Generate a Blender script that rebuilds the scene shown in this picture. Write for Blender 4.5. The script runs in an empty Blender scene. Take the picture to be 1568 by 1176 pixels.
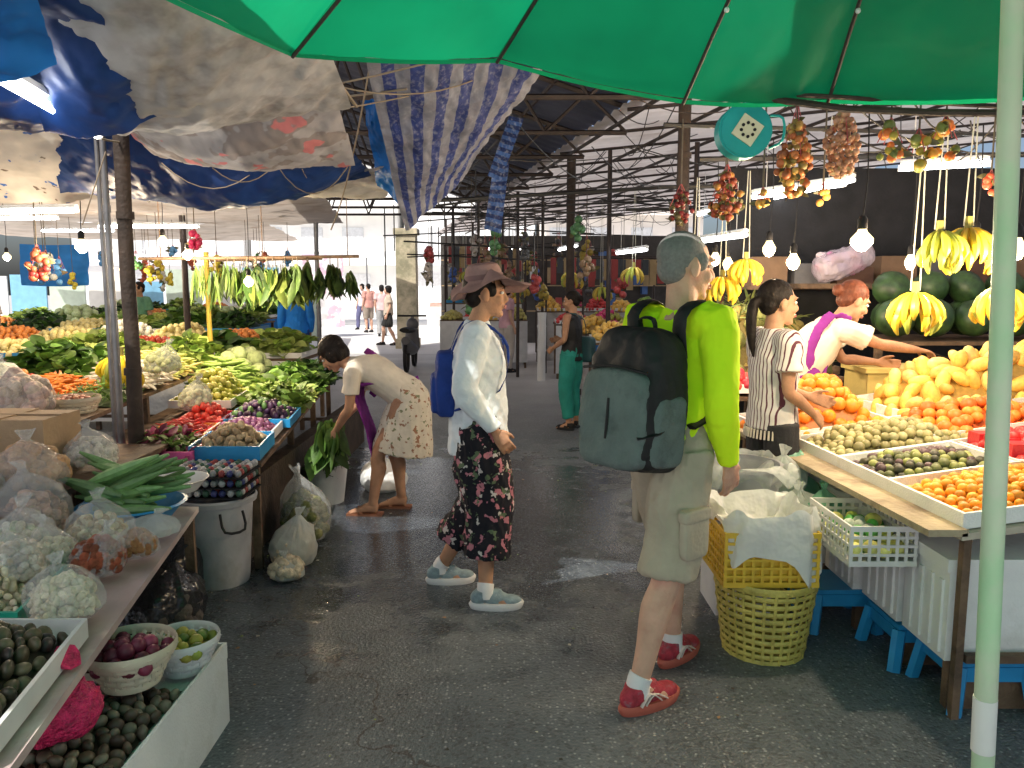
import bpy, math, random
import numpy as np
from mathutils import Vector, Matrix, Euler
R=random.Random(7); rng=np.random.default_rng(7)
sc=bpy.context.scene
sc.view_settings.view_transform='Standard'; sc.view_settings.look='None'; sc.view_settings.exposure=0
# ------------------------------------------------ materials
def mat(name,col=(.5,.5,.5),rough=.6,var=.2,sc_=6,bump=.15,bsc=40,metal=0,transl=0,attr=False,emit=0,ecol=None,alpha=1,col2=None,thr=.55,coat=0,spec=None):
    m=bpy.data.materials.new(name); m.use_nodes=True; t=m.node_tree; N=t.nodes; L=t.links
    b=N['Principled BSDF']; out=N['Material Output']
    tc=N.new('ShaderNodeTexCoord')
    if attr:
        a=N.new('ShaderNodeAttribute'); a.attribute_name='Col'; cs=a.outputs['Color']
    else:
        rgb=N.new('ShaderNodeRGB'); rgb.outputs[0].default_value=(*col,1); cs=rgb.outputs[0]
    if col2:
        n2=N.new('ShaderNodeTexNoise'); n2.inputs['Scale'].default_value=sc_*.6; n2.inputs['Detail'].default_value=5; n2.inputs['Roughness'].default_value=.65
        L.new(tc.outputs['Object'],n2.inputs['Vector'])
        m2=N.new('ShaderNodeMapRange'); m2.inputs[1].default_value=thr-.08; m2.inputs[2].default_value=thr+.12
        L.new(n2.outputs['Fac'],m2.inputs[0])
        mx=N.new('ShaderNodeMixRGB'); L.new(m2.outputs[0],mx.inputs[0]); L.new(cs,mx.inputs[1]); mx.inputs[2].default_value=(*col2,1); cs=mx.outputs[0]
    vm=N.new('ShaderNodeVectorMath'); vm.operation='SCALE'; L.new(cs,vm.inputs[0]); vm.inputs['Scale'].default_value=1
    if var>0:
        no=N.new('ShaderNodeTexNoise'); no.inputs['Scale'].default_value=sc_; no.inputs['Detail'].default_value=3
        L.new(tc.outputs['Object'],no.inputs['Vector'])
        mr=N.new('ShaderNodeMapRange'); mr.inputs[1].default_value=.3; mr.inputs[2].default_value=.7
        mr.inputs[3].default_value=1-var; mr.inputs[4].default_value=1+var
        L.new(no.outputs['Fac'],mr.inputs[0]); L.new(mr.outputs[0],vm.inputs['Scale'])
    cs=vm.outputs[0]
    L.new(cs,b.inputs['Base Color'])
    b.inputs['Roughness'].default_value=rough; b.inputs['Metallic'].default_value=metal
    if spec is not None: b.inputs['Specular IOR Level'].default_value=spec
    if bump:
        nb=N.new('ShaderNodeTexNoise'); nb.inputs['Scale'].default_value=bsc; nb.inputs['Detail'].default_value=2
        L.new(tc.outputs['Object'],nb.inputs['Vector'])
        bp=N.new('ShaderNodeBump'); bp.inputs['Strength'].default_value=bump; bp.inputs['Distance'].default_value=.02
        L.new(nb.outputs['Fac'],bp.inputs['Height']); L.new(bp.outputs[0],b.inputs['Normal'])
    if emit:
        b.inputs['Emission Color'].default_value=(*(ecol or col),1); b.inputs['Emission Strength'].default_value=emit
    sh=b.outputs[0]
    if transl:
        tr=N.new('ShaderNodeBsdfTranslucent'); L.new(cs,tr.inputs['Color'])
        ms=N.new('ShaderNodeMixShader'); ms.inputs[0].default_value=transl; L.new(sh,ms.inputs[1]); L.new(tr.outputs[0],ms.inputs[2]); sh=ms.outputs[0]
    if alpha<1:
        tp=N.new('ShaderNodeBsdfTransparent'); ms=N.new('ShaderNodeMixShader'); ms.inputs[0].default_value=alpha
        L.new(tp.outputs[0],ms.inputs[1]); L.new(sh,ms.inputs[2]); sh=ms.outputs[0]
    L.new(sh,out.inputs['Surface'])
    return m
def setcol(m,fn):
    t=m.node_tree
    tc=[n for n in t.nodes if n.type=='TEX_COORD'][0]
    s=fn(t,tc)
    vm=[n for n in t.nodes if n.type=='VECT_MATH'][0]
    t.links.new(s,vm.inputs[0])
    return m
def stripes(c1,c2,axis,freq,duty=.5,coord='Object'):
    def fn(t,tc):
        N=t.nodes;L=t.links
        sx=N.new('ShaderNodeSeparateXYZ'); L.new(tc.outputs[coord],sx.inputs[0])
        mu=N.new('ShaderNodeMath'); mu.operation='MULTIPLY'; L.new(sx.outputs[axis],mu.inputs[0]); mu.inputs[1].default_value=freq
        fr=N.new('ShaderNodeMath'); fr.operation='FRACT'; L.new(mu.outputs[0],fr.inputs[0])
        gt=N.new('ShaderNodeMath'); gt.operation='GREATER_THAN'; L.new(fr.outputs[0],gt.inputs[0]); gt.inputs[1].default_value=duty
        mx=N.new('ShaderNodeMixRGB'); L.new(gt.outputs[0],mx.inputs[0]); mx.inputs[1].default_value=(*c1,1); mx.inputs[2].default_value=(*c2,1)
        if coord!='UV': return mx.outputs[0]
        n=N.new('ShaderNodeTexNoise'); n.inputs['Scale'].default_value=45; n.inputs['Detail'].default_value=4; L.new(tc.outputs['Object'],n.inputs['Vector'])
        g=N.new('ShaderNodeMapRange'); g.inputs[1].default_value=.5; g.inputs[2].default_value=.9; L.new(n.outputs['Fac'],g.inputs[0])
        m3=N.new('ShaderNodeMixRGB'); L.new(g.outputs[0],m3.inputs[0]); L.new(mx.outputs[0],m3.inputs[1]); m3.inputs[2].default_value=(.38,.4,.46,1)
        return m3.outputs[0]
    return fn
def blots(base,cols,scale,thr):
    def fn(t,tc):
        N=t.nodes;L=t.links
        cur=None
        for i,(c,th) in enumerate(zip(cols,thr)):
            mp=N.new('ShaderNodeMapping'); mp.inputs['Location'].default_value=(i*3.7,i*1.3,i*2.1); L.new(tc.outputs['Object'],mp.inputs[0])
            v=N.new('ShaderNodeTexNoise'); v.inputs['Scale'].default_value=scale; v.inputs['Detail'].default_value=3; L.new(mp.outputs[0],v.inputs['Vector'])
            g=N.new('ShaderNodeMapRange'); g.inputs[1].default_value=th; g.inputs[2].default_value=th+.02; L.new(v.outputs['Fac'],g.inputs[0])
            mx=N.new('ShaderNodeMixRGB'); L.new(g.outputs[0],mx.inputs[0])
            if cur is None: mx.inputs[1].default_value=(*base,1)
            else: L.new(cur,mx.inputs[1])
            mx.inputs[2].default_value=(*c,1); cur=mx.outputs[0]
        return cur
    return fn
M={}
def mm(k,*a,**kw):
    if k not in M: M[k]=mat(k,*a,**kw)
    return M[k]
PROD=mat('produce_skin',attr=True,rough=.48,var=.2,sc_=40,bump=0)
MATTEP=mat('produce_matte',attr=True,rough=.8,var=.25,sc_=40,bump=.4,bsc=90)
LEAF=mat('leaf_green',attr=True,rough=.55,var=.3,sc_=20,bump=0,transl=.25)
WOOD=mat('weathered_wood',(.16,.10,.06),.75,.35,9,.4,40,col2=(.07,.045,.03))
DWOOD=mat('dark_post_wood',(.045,.03,.022),.75,.4,9,.4,40)
STEEL=mat('grey_steel',(.25,.25,.26),.4,.2,9,.1,40,metal=.7)
DSTEEL=mat('dark_rusty_steel',(.045,.032,.028),.6,.3,9,0,40,metal=.2)
BLK=mat('black_plastic',(.015,.015,.017),.6,.2,9,.2,30,spec=.3)
WPL=mat('white_plastic',(.75,.76,.75),.4,.08,9,0,30,transl=.1)
FOAM=mat('white_foam',(.8,.81,.8),.7,.06,5,.2,120,col2=(.62,.62,.58),thr=.62)
FILM=mat('clear_bag_film',(.75,.78,.78),.18,.1,10,1.0,26,alpha=.26)
MILK=mat('milky_bag_film',(.75,.8,.78),.3,.12,10,1.0,22,transl=.3,alpha=.55)
SHEET=mat('white_plastic_sheeting',(.78,.8,.8),.45,.08,6,.7,16,transl=.2)
GFILM=mat('green_bag_film',(.25,.6,.42),.25,.1,10,.9,22,transl=.3,alpha=.7)
WIRE=mat('black_wire',(.02,.02,.02),.5,.0,5,0)
BULB=mat('lit_bulb',(1,.9,.7),.4,.0,5,0,emit=2.6,ecol=(1,.8,.38))
try: BULB.cycles.emission_sampling='NONE'
except Exception: pass
TUBEM=mat('lit_tube',(1,1,1),.4,.0,5,0,emit=19,ecol=(.97,.98,1))
CARD=mat('cardboard',(.42,.29,.17),.8,.12,7,.2,50)
# ------------------------------------------------ geometry builder
class Geo:
    def __init__(s): s.v=[];s.f=[];s.m=[];s.c=[];s.n=0
    def add(s,v,f,mi=0,c=(1,1,1)):
        v=np.asarray(v,float).reshape(-1,3); s.v.append(v)
        o=s.n; s.f.extend([tuple(i+o for i in q) for q in f]); s.m.extend([mi]*len(f))
        c=np.asarray(c,float); 
        if c.ndim==1: c=np.tile(c,(len(v),1))
        s.c.append(c); s.n+=len(v)
    def V(s): return np.concatenate(s.v) if s.v else np.zeros((0,3))
    def map(s,fn): s.v=[fn(v) for v in s.v]; return s
def mk(name,g,mats,parent=None,smooth=True,center=True):
    V=g.V(); me=bpy.data.meshes.new(name)
    loc=Vector((0,0,0))
    if parent is None and center and len(V):
        c=(V.min(0)+V.max(0))/2; c[2]=V[:,2].min(); V=V-c; loc=Vector(c)
    me.from_pydata(V.tolist(),[],g.f)
    if not isinstance(mats,(list,tuple)): mats=[mats]
    for m in mats: me.materials.append(m)
    me.polygons.foreach_set('material_index',g.m)
    me.polygons.foreach_set('use_smooth',[smooth]*len(g.f))
    C=np.concatenate(g.c); a=me.color_attributes.new('Col','FLOAT_COLOR','POINT')
    a.data.foreach_set('color',np.hstack([C,np.ones((len(C),1))]).astype(np.float32).ravel())
    me.update()
    if smooth: 
        try: me.set_sharp_from_angle(angle=math.radians(42))
        except Exception: pass
    o=bpy.data.objects.new(name,me); sc.collection.objects.link(o); o.location=loc
    if parent: o.parent=parent
    return o
def root(name,loc=(0,0,0),th=0,s=1):
    o=bpy.data.objects.new(name,None); o.location=loc; o.rotation_euler=(0,0,th); o.scale=(s,s,s); o.empty_display_size=.1
    sc.collection.objects.link(o); return o
def box(g,x0,x1,y0,y1,z0,z1,mi=0,c=(1,1,1)):
    v=[(x,y,z) for x in (x0,x1) for y in (y0,y1) for z in (z0,z1)]
    f=[(0,1,3,2),(4,6,7,5),(0,4,5,1),(2,3,7,6),(0,2,6,4),(1,5,7,3)]
    g.add(v,f,mi,c)
def cr(P,sub):
    out=[]
    n=len(P)
    for i in range(n-1):
        p0=P[max(i-1,0)];p1=P[i];p2=P[i+1];p3=P[min(i+2,n-1)]
        for k in range(sub):
            t=k/sub
            out.append(.5*((2*p1)+(p2-p0)*t+(2*p0-5*p1+4*p2-p3)*t*t+(3*p1-p0-3*p2+p3)*t**3))
    out.append(P[-1]); return out
def tube(g,pts,rad,side=None,seg=12,mi=0,sub=3,c=(1,1,1),cap=True):
    P=[np.array(p,float) for p in pts]
    if not isinstance(rad,(list,)): rad=[rad]*len(P)
    Rr=[np.array(r if isinstance(r,(tuple,)) else (r,r),float) for r in rad]
    if sub>1 and len(P)>2: P=cr(P,sub); Rr=cr(Rr,sub)
    u=None; V=[]; n=len(P)
    a=np.linspace(0,2*math.pi,seg,endpoint=False)
    for i in range(n):
        t=P[min(i+1,n-1)]-P[max(i-1,0)]; t=t/(np.linalg.norm(t)+1e-9)
        if side is not None: u=np.array(side,float)
        elif u is None:
            u=np.array((0,0,1.)) if abs(t[2])<.9 else np.array((1.,0,0))
        u=u-t*np.dot(u,t); u/=np.linalg.norm(u)+1e-9
        w=np.cross(t,u)
        V.append(P[i]+np.outer(np.cos(a)*Rr[i][0],u)+np.outer(np.sin(a)*Rr[i][1],w))
    V=np.concatenate(V); F=[]
    for i in range(n-1):
        for j in range(seg):
            k=(j+1)%seg; F.append((i*seg+j,i*seg+k,(i+1)*seg+k,(i+1)*seg+j))
    if cap:
        F.append(tuple(range(seg))[::-1]); F.append(tuple((n-1)*seg+j for j in range(seg)))
    g.add(V,F,mi,c)
def sphere_base(nu=16,nv=10,e=1.0):
    V=[];F=[]
    def sp(x): return math.copysign(abs(x)**e,x)
    for i in range(1,nv):
        ph=math.pi*i/nv
        for j in range(nu):
            th=2*math.pi*j/nu
            V.append((sp(math.sin(ph))*sp(math.cos(th)),sp(math.sin(ph))*sp(math.sin(th)),sp(math.cos(ph))))
    V.append((0,0,1));V.append((0,0,-1)); T=len(V)-2
    for i in range(nv-2):
        for j in range(nu):
            k=(j+1)%nu; F.append((i*nu+j,(i+1)*nu+j,(i+1)*nu+k,i*nu+k))
    for j in range(nu):
        k=(j+1)%nu; F.append((T,j,k)); F.append((T+1,(nv-2)*nu+k,(nv-2)*nu+j))
    return np.array(V),F
SPH=sphere_base(14,9); SPH_L=sphere_base(8,6); SPH_M=sphere_base(10,7); BOXS=sphere_base(28,18,.35)
def ell(g,c,r,rot=None,mi=0,base=None,col=(1,1,1)):
    V,F=base or SPH
    V=V*np.array(r if hasattr(r,'__len__') else (r,r,r))
    if rot is not None: V=V@np.array(Euler(rot).to_matrix()).T
    g.add(V+np.array(c,float),F,mi,col)
def lathe(g,prof,c=(0,0,0),seg=28,mi=0,col=(1,1,1),wob=None):
    V=[];F=[];n=len(prof)
    for i,(r,z) in enumerate(prof):
        for j in range(seg):
            a=2*math.pi*j/seg; rr=r; zz=z
            if wob: rr,zz=wob(r,z,a,i)
            V.append((c[0]+rr*math.cos(a),c[1]+rr*math.sin(a),c[2]+zz))
    for i in range(n-1):
        for j in range(seg):
            k=(j+1)%seg; F.append((i*seg+j,i*seg+k,(i+1)*seg+k,(i+1)*seg+j))
    g.add(V,F,mi,col)
def rnd_rot(n,flat=False):
    out=[]
    for i in range(n):
        if flat: e=Euler((R.uniform(-.3,.3),R.uniform(-.3,.3),R.uniform(0,6.28)))
        else: e=Euler((R.uniform(0,6.28),R.uniform(0,6.28),R.uniform(0,6.28)))
        out.append(np.array(e.to_matrix()))
    return out
def snoise(co,s,seed=0,oct_=3):
    r=np.random.default_rng(seed); out=np.zeros(len(co)); amp=1
    for o in range(oct_):
        q=co*s
        w=q+np.stack([np.sin(q@r.normal(size=3)+r.uniform(0,6)) for _ in range(3)],1)*.9
        out+=amp*sum(np.sin(w@r.normal(size=3)*1.4+r.uniform(0,6)) for _ in range(3))/3
        s*=2.1; amp*=.5
    return out
def leaf_base(w=.25,bend=.3):
    V=[];F=[]
    for i in range(5):
        t=i/4; ww=w*math.sin(math.pi*min(.97,t*.9+.08)); z=-bend*t*t
        V+=[(-ww,t,z+abs(ww)*.3),(0,t,z),(ww,t,z+abs(ww)*.3)]
    for i in range(4):
        F+=[(i*3,i*3+1,i*3+4,i*3+3),(i*3+1,i*3+2,i*3+5,i*3+4)]
    return np.array(V),F
LEAFB=leaf_base(); STEMB=leaf_base(.06,.15); WIDEB=leaf_base(.42,.35); PODB=leaf_base(.05,.05); NARB=leaf_base(.14,.2)
SHAPES={'ball':(1,1,1),'oval':(1.25,.85,.8),'mango':(1.5,.85,.75),'long':(4.5,.55,.55),'chili':(3.0,.28,.28),'flat':(1,1,.65)}
def heapgeo(g,x0,x1,y0,y1,z,h,r,cols,shape='ball',base=None,zs=0,mound=True,dens=1.75,mi=0,seed=0):
    cols=[np.array(c) for c in cols]
    base=base or SPH_M
    def prof(x,y):
        u=(x-x0)/(x1-x0)*2-1; v=(y-y0)/(y1-y0)*2-1
        u=min(1,max(-1,u)); v=min(1,max(-1,v))
        return z+zs*(x-x0)+h*(1-abs(u)**2.6)*(1-abs(v)**2.6)+.12*h*math.sin(u*4+seed)*math.cos(v*5+seed)
    if mound:
        n=14; V=[];F=[]
        for i in range(n+1):
            for j in range(n+1):
                x=x0+(x1-x0)*i/n; y=y0+(y1-y0)*j/n
                V.append((x,y,prof(x,y)-r*.45))
        for i in range(n):
            for j in range(n):
                a=i*(n+1)+j; F.append((a,a+n+1,a+n+2,a+1))
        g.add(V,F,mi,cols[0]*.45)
    sp=r*dens; ny=max(1,int((y1-y0)/sp)); nx=max(1,int((x1-x0)/sp))
    for i in range(nx+1):
        for j in range(ny+1):
            x=x0+(i+.5*(j%2))*sp+R.uniform(-.4,.4)*r; y=y0+j*sp*.95+R.uniform(-.4,.4)*r
            if x>x1+r*.3 or y>y1+r*.3: continue
            c=cols[R.randrange(len(cols))]*R.uniform(.7,1.2)
            s=r*R.uniform(.8,1.14)
            if shape in ('leaf','stem','wide'):
                B={'leaf':LEAFB,'stem':STEMB,'wide':WIDEB}[shape]
                for q in range(5):
                    V=B[0]*s*R.uniform(1.2,2.6)
                    e=np.array(Euler((R.uniform(-.1,1.1),R.uniform(-.6,.6),R.uniform(0,6.28))).to_matrix())
                    g.add(V@e.T+np.array((x,y,prof(x,y)+R.uniform(-.3,.5)*r)),B[1],mi,c*R.uniform(.5,1.35))
                continue
            S=np.array(SHAPES[shape])*s
            e=rnd_rot(1,flat=shape in('long','chili'))[0]
            V=base[0]*S
            if shape=='long': V=V+np.stack([0*V[:,0],(V[:,0]/(4.5*s))**2*s*.9,0*V[:,0]],1)
            g.add(V@e.T+np.array((x,y,prof(x,y)+R.uniform(-.2,.45)*r)),base[1],mi,c)
def shear(g,sh,y0): 
    def f(v):
        v=v.copy(); v[:,0]+=sh*(v[:,1]-y0); return v
    return g.map(f)
def traygeo(g,x0,x1,y0,y1,z,h=.05,t=.012,mi=1,zs=0):
    o=.02
    box(g,x0-o,x1+o,y0-o,y1+o,z-.008,z+.004,mi)
    box(g,x0-o-t,x0-o,y0-o-t,y1+o+t,z-.008,z+h,mi); box(g,x1+o,x1+o+t,y0-o-t,y1+o+t,z-.008,z+h,mi)
    box(g,x0-o,x1+o,y0-o-t,y0-o,z-.008,z+h,mi); box(g,x0-o,x1+o,y1+o,y1+o+t,z-.008,z+h,mi)
def heap(name,x0,x1,y0,y1,z,h,r,cols,shape='ball',m=None,tray=None,sh=0,ys=0,zs=0,base=None,dens=1.75,th=.05):
    g=Geo(); heapgeo(g,x0,x1,y0,y1,z+.015,h,r,cols,shape,base,zs,dens=dens,seed=R.uniform(0,6))
    ms=[m or (LEAF if shape in('leaf','stem','wide') else PROD)]
    if tray:
        g2=Geo(); traygeo(g2,x0,x1,y0,y1,z,h=th)
        def f(v):
            v=v.copy(); v[:,2]+=zs*(v[:,0]-x0); return v
        g2.map(f); g.v+=g2.v; g.f+=[tuple(i+g.n for i in q) for q in g2.f]; g.m+=g2.m; g.c+=g2.c; g.n+=g2.n
        ms.append(tray)
    if sh: shear(g,sh,ys)
    return mk(name,g,ms)
def table(name,x0,x1,y0,y1,z,m=WOOD,sh=0,ys=0,zs=0,top=.035,legs=True,tm=None,lw=.022):
    g=Geo(); box(g,x0,x1,y0,y1,z-top,z-.01,1)
    def f(v):
        v=v.copy(); v[:,2]+=zs*(v[:,0]-x0); return v
    g.map(f)
    if legs:
        ny=max(2,int((y1-y0)/1.2)+1); nx=max(2,int((x1-x0)/1.6)+1)
        for i in range(nx):
            for j in range(ny):
                x=x0+.04+(x1-x0-.08)*i/(nx-1); y=y0+.04+(y1-y0-.08)*j/(ny-1)
                zt=z-top-.001+zs*(x-x0)
                box(g,x-lw,x+lw,y-lw,y+lw,0,zt,0)
        for y in (y0+.04,y1-.04):
            box(g,x0+.065,x1-.065,y-.015,y+.015,z*.3,z*.3+.03,0)
    if sh: shear(g,sh,ys)
    return mk(name,g,[m,tm or m],smooth=False)
def tarp(name,C,sag,m,wr=.02,nu=48,nv=36,seed=0,ws=3,extra=None):
    NL,NR,FR,FL=[np.array(c,float) for c in C]
    u,v=np.meshgrid(np.linspace(0,1,nu+1),np.linspace(0,1,nv+1),indexing='ij'); u=u.ravel()[:,None];v=v.ravel()[:,None]
    P=NL*(1-u)*(1-v)+NR*u*(1-v)+FR*u*v+FL*(1-u)*v
    P=P+np.array((0,0,-1.))*sag*(np.sin(np.pi*u)*(.35+.65*np.sin(np.pi*v)))
    nrm=np.cross(NR-NL,FL-NL); nrm/=np.linalg.norm(nrm)
    P=P+nrm*((snoise(P,ws,seed)+.45*np.abs(snoise(P,ws*2.5,seed+50)))*wr)[:,None]
    if extra is not None: P=extra(P,u[:,0],v[:,0])
    F=[]
    for i in range(nu):
        for j in range(nv):
            a=i*(nv+1)+j; F.append((a,a+nv+1,a+nv+2,a+1))
    g=Geo(); g.add(P,F); o=mk(name,g,m)
    uvl=o.data.uv_layers.new(name='UVMap'); li=np.zeros(len(o.data.loops),int); o.data.loops.foreach_get('vertex_index',li)
    uv=np.hstack([u,v])[li]; uvl.data.foreach_set('uv',uv.ravel())
    return o
def rope(g,a,b,sag=.1,r=.004,mi=0,n=8):
    a=np.array(a,float);b=np.array(b,float)
    pts=[a+(b-a)*t-np.array((0,0,1))*sag*4*t*(1-t) for t in np.linspace(0,1,n)]
    tube(g,pts,r,seg=5,sub=1,mi=mi)
def remesh(g,name,voxel,sm=3,wr=0,ws=8,seed=0,dirw=None):
    V=g.V(); me=bpy.data.meshes.new('tmp'); me.from_pydata(V.tolist(),[],g.f); me.update()
    o=bpy.data.objects.new('tmp',me); sc.collection.objects.link(o)
    md=o.modifiers.new('r','REMESH'); md.mode='VOXEL'; md.voxel_size=voxel
    if sm:
        s=o.modifiers.new('s','SMOOTH'); s.factor=.5; s.iterations=sm
    dg=bpy.context.evaluated_depsgraph_get(); dg.update()
    m2=bpy.data.meshes.new_from_object(o.evaluated_get(dg),depsgraph=dg); m2.name=name
    bpy.data.objects.remove(o)
    n=len(m2.vertices); 
    if wr and n:
        co=np.zeros(n*3); m2.vertices.foreach_get('co',co); co=co.reshape(-1,3)
        no=np.zeros(n*3); m2.vertices.foreach_get('normal',no); no=no.reshape(-1,3)
        q=co if dirw is None else co*np.array(dirw)
        co=co+no*(snoise(q,ws,seed,3)*wr)[:,None]
        m2.vertices.foreach_set('co',co.ravel())
    m2.polygons.foreach_set('use_smooth',[True]*len(m2.polygons)); m2.materials.clear(); m2.update()
    return m2
def part(name,me,m,parent):
    me.materials.append(m); o=bpy.data.objects.new(name,me); sc.collection.objects.link(o); o.parent=parent; return o
# ------------------------------------------------ people
def A(*x): return np.array(x,float)
def unit(v): v=np.array(v,float); return v/(np.linalg.norm(v)+1e-9)
def hand(g,w,d,n,s,curl=.35,k=1.0):
    w=np.array(w,float); d=unit(d); n=unit(np.array(n)-d*np.dot(n,d)); s2=np.cross(d,n)
    if np.dot(s2,s)<0: s2=-s2
    s=s2
    tube(g,[w-d*.02,w+d*.02*k,w+d*.055*k,w+d*.088*k],[(.024*k,.02*k),(.031*k,.019*k),(.041*k,.016*k),(.039*k,.013*k)],side=s,seg=12)
    for off,ln in zip((.031,.0105,-.0105,-.031),(.068,.078,.072,.056)):
        p=w+d*.075*k+s*off*.98*k; pts=[p]; dd=d+s*off*2.2; ang=curl*R.uniform(.8,1.2)
        for q,fr in enumerate((.45,.32,.28)):
            a=ang*(q+.6); di=unit(dd*math.cos(a)+n*math.sin(a)); p=p+di*ln*fr*k*1.25; pts.append(p)
        tube(g,pts,[.0105*k,.0095*k,.0088*k,.007*k],seg=8,sub=2)
    p=w+d*.02*k+s*.024*k
    tube(g,[p,p+(d*.7+s*.55+n*.25)*.035*k,p+(d*.85+s*.5+n*.45)*.062*k,p+(d*.98+s*.42+n*.55)*.085*k],[.015*k,.013*k,.011*k,.008*k],seg=8,sub=2)
JD=dict(pelvis=A(0,0,.93),chest=A(0,.0,1.24),neck=A(0,-.015,1.435),head=A(0,.015,1.575),
 shL=A(-.175,-.015,1.385),shR=A(.175,-.015,1.385),elL=A(-.215,-.04,1.11),elR=A(.215,-.04,1.11),wrL=A(-.215,.05,.88),wrR=A(.215,.05,.88),
 hipL=A(-.09,0,.90),hipR=A(.09,0,.90),knL=A(-.1,.03,.49),knR=A(.1,.03,.49),anL=A(-.1,-.02,.085),anR=A(.1,-.02,.085),
 hd=(0,0),ftL=A(0,1,0),ftR=A(0,1,0),curlL=.35,curlR=.35,nL=A(1,0,0),nR=A(-1,0,0),tL=A(0,1,0),tR=A(0,1,0))
SKIN_T=mat('tan_skin',(.42,.23,.14),.62,.12,14,.15,120,spec=.3,col2=(.34,.17,.10),thr=.6); SKIN_P=mat('pale_skin',(.62,.38,.27),.62,.12,14,.15,120,spec=.3,col2=(.56,.28,.2),thr=.58)
HAIRB=mat('black_hair',(.012,.009,.008),.6,.3,30,.3,60,spec=.2); HAIRG=mat('grey_hair',(.2,.2,.195),.8,.15,90,.2,160,spec=.15); HAIRR=mat('red_brown_hair',(.10,.03,.015),.6,.3,30,.3,60,spec=.25)
EYEW=mat('eye_white',(.8,.8,.78),.2,0,5,0); EYEI=mat('eye_iris',(.02,.012,.008),.15,0,5,0); LIP=mat('lips',(.42,.13,.11),.45,.05,20,.05)
def lerp(a,b,t): return a+(b-a)*t
class Person:
    def __init__(s,name,loc,th,scale=1,J=None,skin=SKIN_T,vox=.007,fem=1.0,barefoot=False):
        s.J=dict(JD); 
        for k,v in (J or {}).items(): s.J[k]=A(*v) if isinstance(v,(list,tuple)) and len(v)==3 else v
        s.r=root(name,loc,math.radians(th),scale); s.vox=vox; s.fem=fem; J=s.J
        s.side=unit(J['shR']-J['shL'])
        g=Geo(); f=fem
        up=unit(J['chest']-J['pelvis'])
        tube(g,[J['pelvis']-up*.07,J['pelvis'],lerp(J['pelvis'],J['chest'],.45),J['chest'],lerp(J['chest'],J['neck'],.6),J['neck']],
             [(.12*f,.09),(.15*f,.105),(.125*f,.09),(.15*f,.1),(.135*f,.07),(.055,.055)],side=s.side,seg=18)
        yaw,pit=J['hd']; s.MH=np.array((Matrix.Rotation(yaw,3,'Z')@Matrix.Rotation(pit,3,'X')))
        H=lambda p: J['head']+s.MH@np.array(p,float)
        s.H=H; eul=Matrix(s.MH.tolist()).to_euler()
        tube(g,[J['neck']-unit(J['head']-J['neck'])*.05,J['neck'],H((0,-.015,-.06)),H((0,-.01,0))],[.065*f,.056*f,.054*f,.05],seg=14)
        E=lambda c,r: ell(g,H(c),r,rot=eul)
        E((0,-.015,.03),(.075,.095,.087)); E((0,.018,-.03),(.06,.07,.08)); E((0,.028,-.065),(.048,.055,.045)); E((0,.062,-.098),(.026,.024,.02))
        E((0,.07,.032),(.052,.022,.014)); E((.035,.058,-.03),(.024,.026,.026)); E((-.035,.058,-.03),(.024,.026,.026))
        tube(g,[H((0,.082,.02)),H((0,.096,-.008)),H((0,.103,-.026)),H((0,.088,-.038))],[.008,.010,.0135,.012],seg=8,sub=2)
        E((0,.084,-.062),(.024,.012,.012))
        for q in (-1,1): E((q*.077,-.008,-.008),(.011,.02,.033))
        for S,q in (('L',-1),('R',1)):
            sh,el,wr=J['sh'+S],J['el'+S],J['wr'+S]
            inn=lerp(sh,lerp(J['chest'],J['neck'],.6),.45)
            tube(g,[inn,sh,lerp(sh,el,.5),el,lerp(el,wr,.35),wr],[.05*f,.052*f,.044*f,.036*f,.038*f,.024*f],seg=12)
            hand(g,wr,J.get('hdir'+S,wr-el),J['n'+S],J['t'+S],J['curl'+S],.98 if f>=1 else .9)
            hp,kn,an=J['hip'+S],J['kn'+S],J['an'+S]; ft=unit(J['ft'+S])
            tube(g,[hp+A(0,0,.02),lerp(hp,kn,.4),kn,lerp(kn,an,.3)-ft*.014,lerp(kn,an,.65)-ft*.004,an],[.088,.078,.053,.056,.042,.034],seg=14)
            tube(g,[an-ft*.035-A(0,0,.04),an+ft*.03-A(0,0,.03),an+ft*.1-A(0,0,.05),an+ft*.165-A(0,0,.065)],[(.03,.035),(.034,.038),(.042,.024),(.036,.013)],side=np.cross(ft,A(0,0,1)),seg=12)
            if barefoot:
                sd=np.cross(ft,A(0,0,1))
                for k in range(5): ell(g,an+ft*(.185-.006*k)+sd*(.03-.015*k)*(-q)-A(0,0,.07),(.009,.009,.009),base=SPH_L)
        part('body',remesh(g,'body',vox,2),skin,s.r)
        g=Geo()
        for q in (-1,1):
            ell(g,H((q*.03,.0775,.008)),(.013,.009,.0085),rot=eul,mi=0); ell(g,H((q*.03,.0845,.008)),(.0058,.0035,.006),rot=eul,mi=1)
            tube(g,[H((q*.012,.092,.028)),H((q*.03,.09,.034)),H((q*.048,.078,.028))],[.003,.004,.002],seg=6,mi=2)
        tube(g,[H((-.022,.09,-.06)),H((0,.098,-.059)),H((.022,.09,-.06))],[.003,.0055,.003],seg=6,mi=3)
        tube(g,[H((-.018,.089,-.067)),H((0,.097,-.068)),H((.018,.089,-.067))],[.003,.006,.003],seg=6,mi=3)
        mk('face_features',g,[EYEW,EYEI,HAIRB,LIP],s.r)
        s.eul=eul
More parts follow.
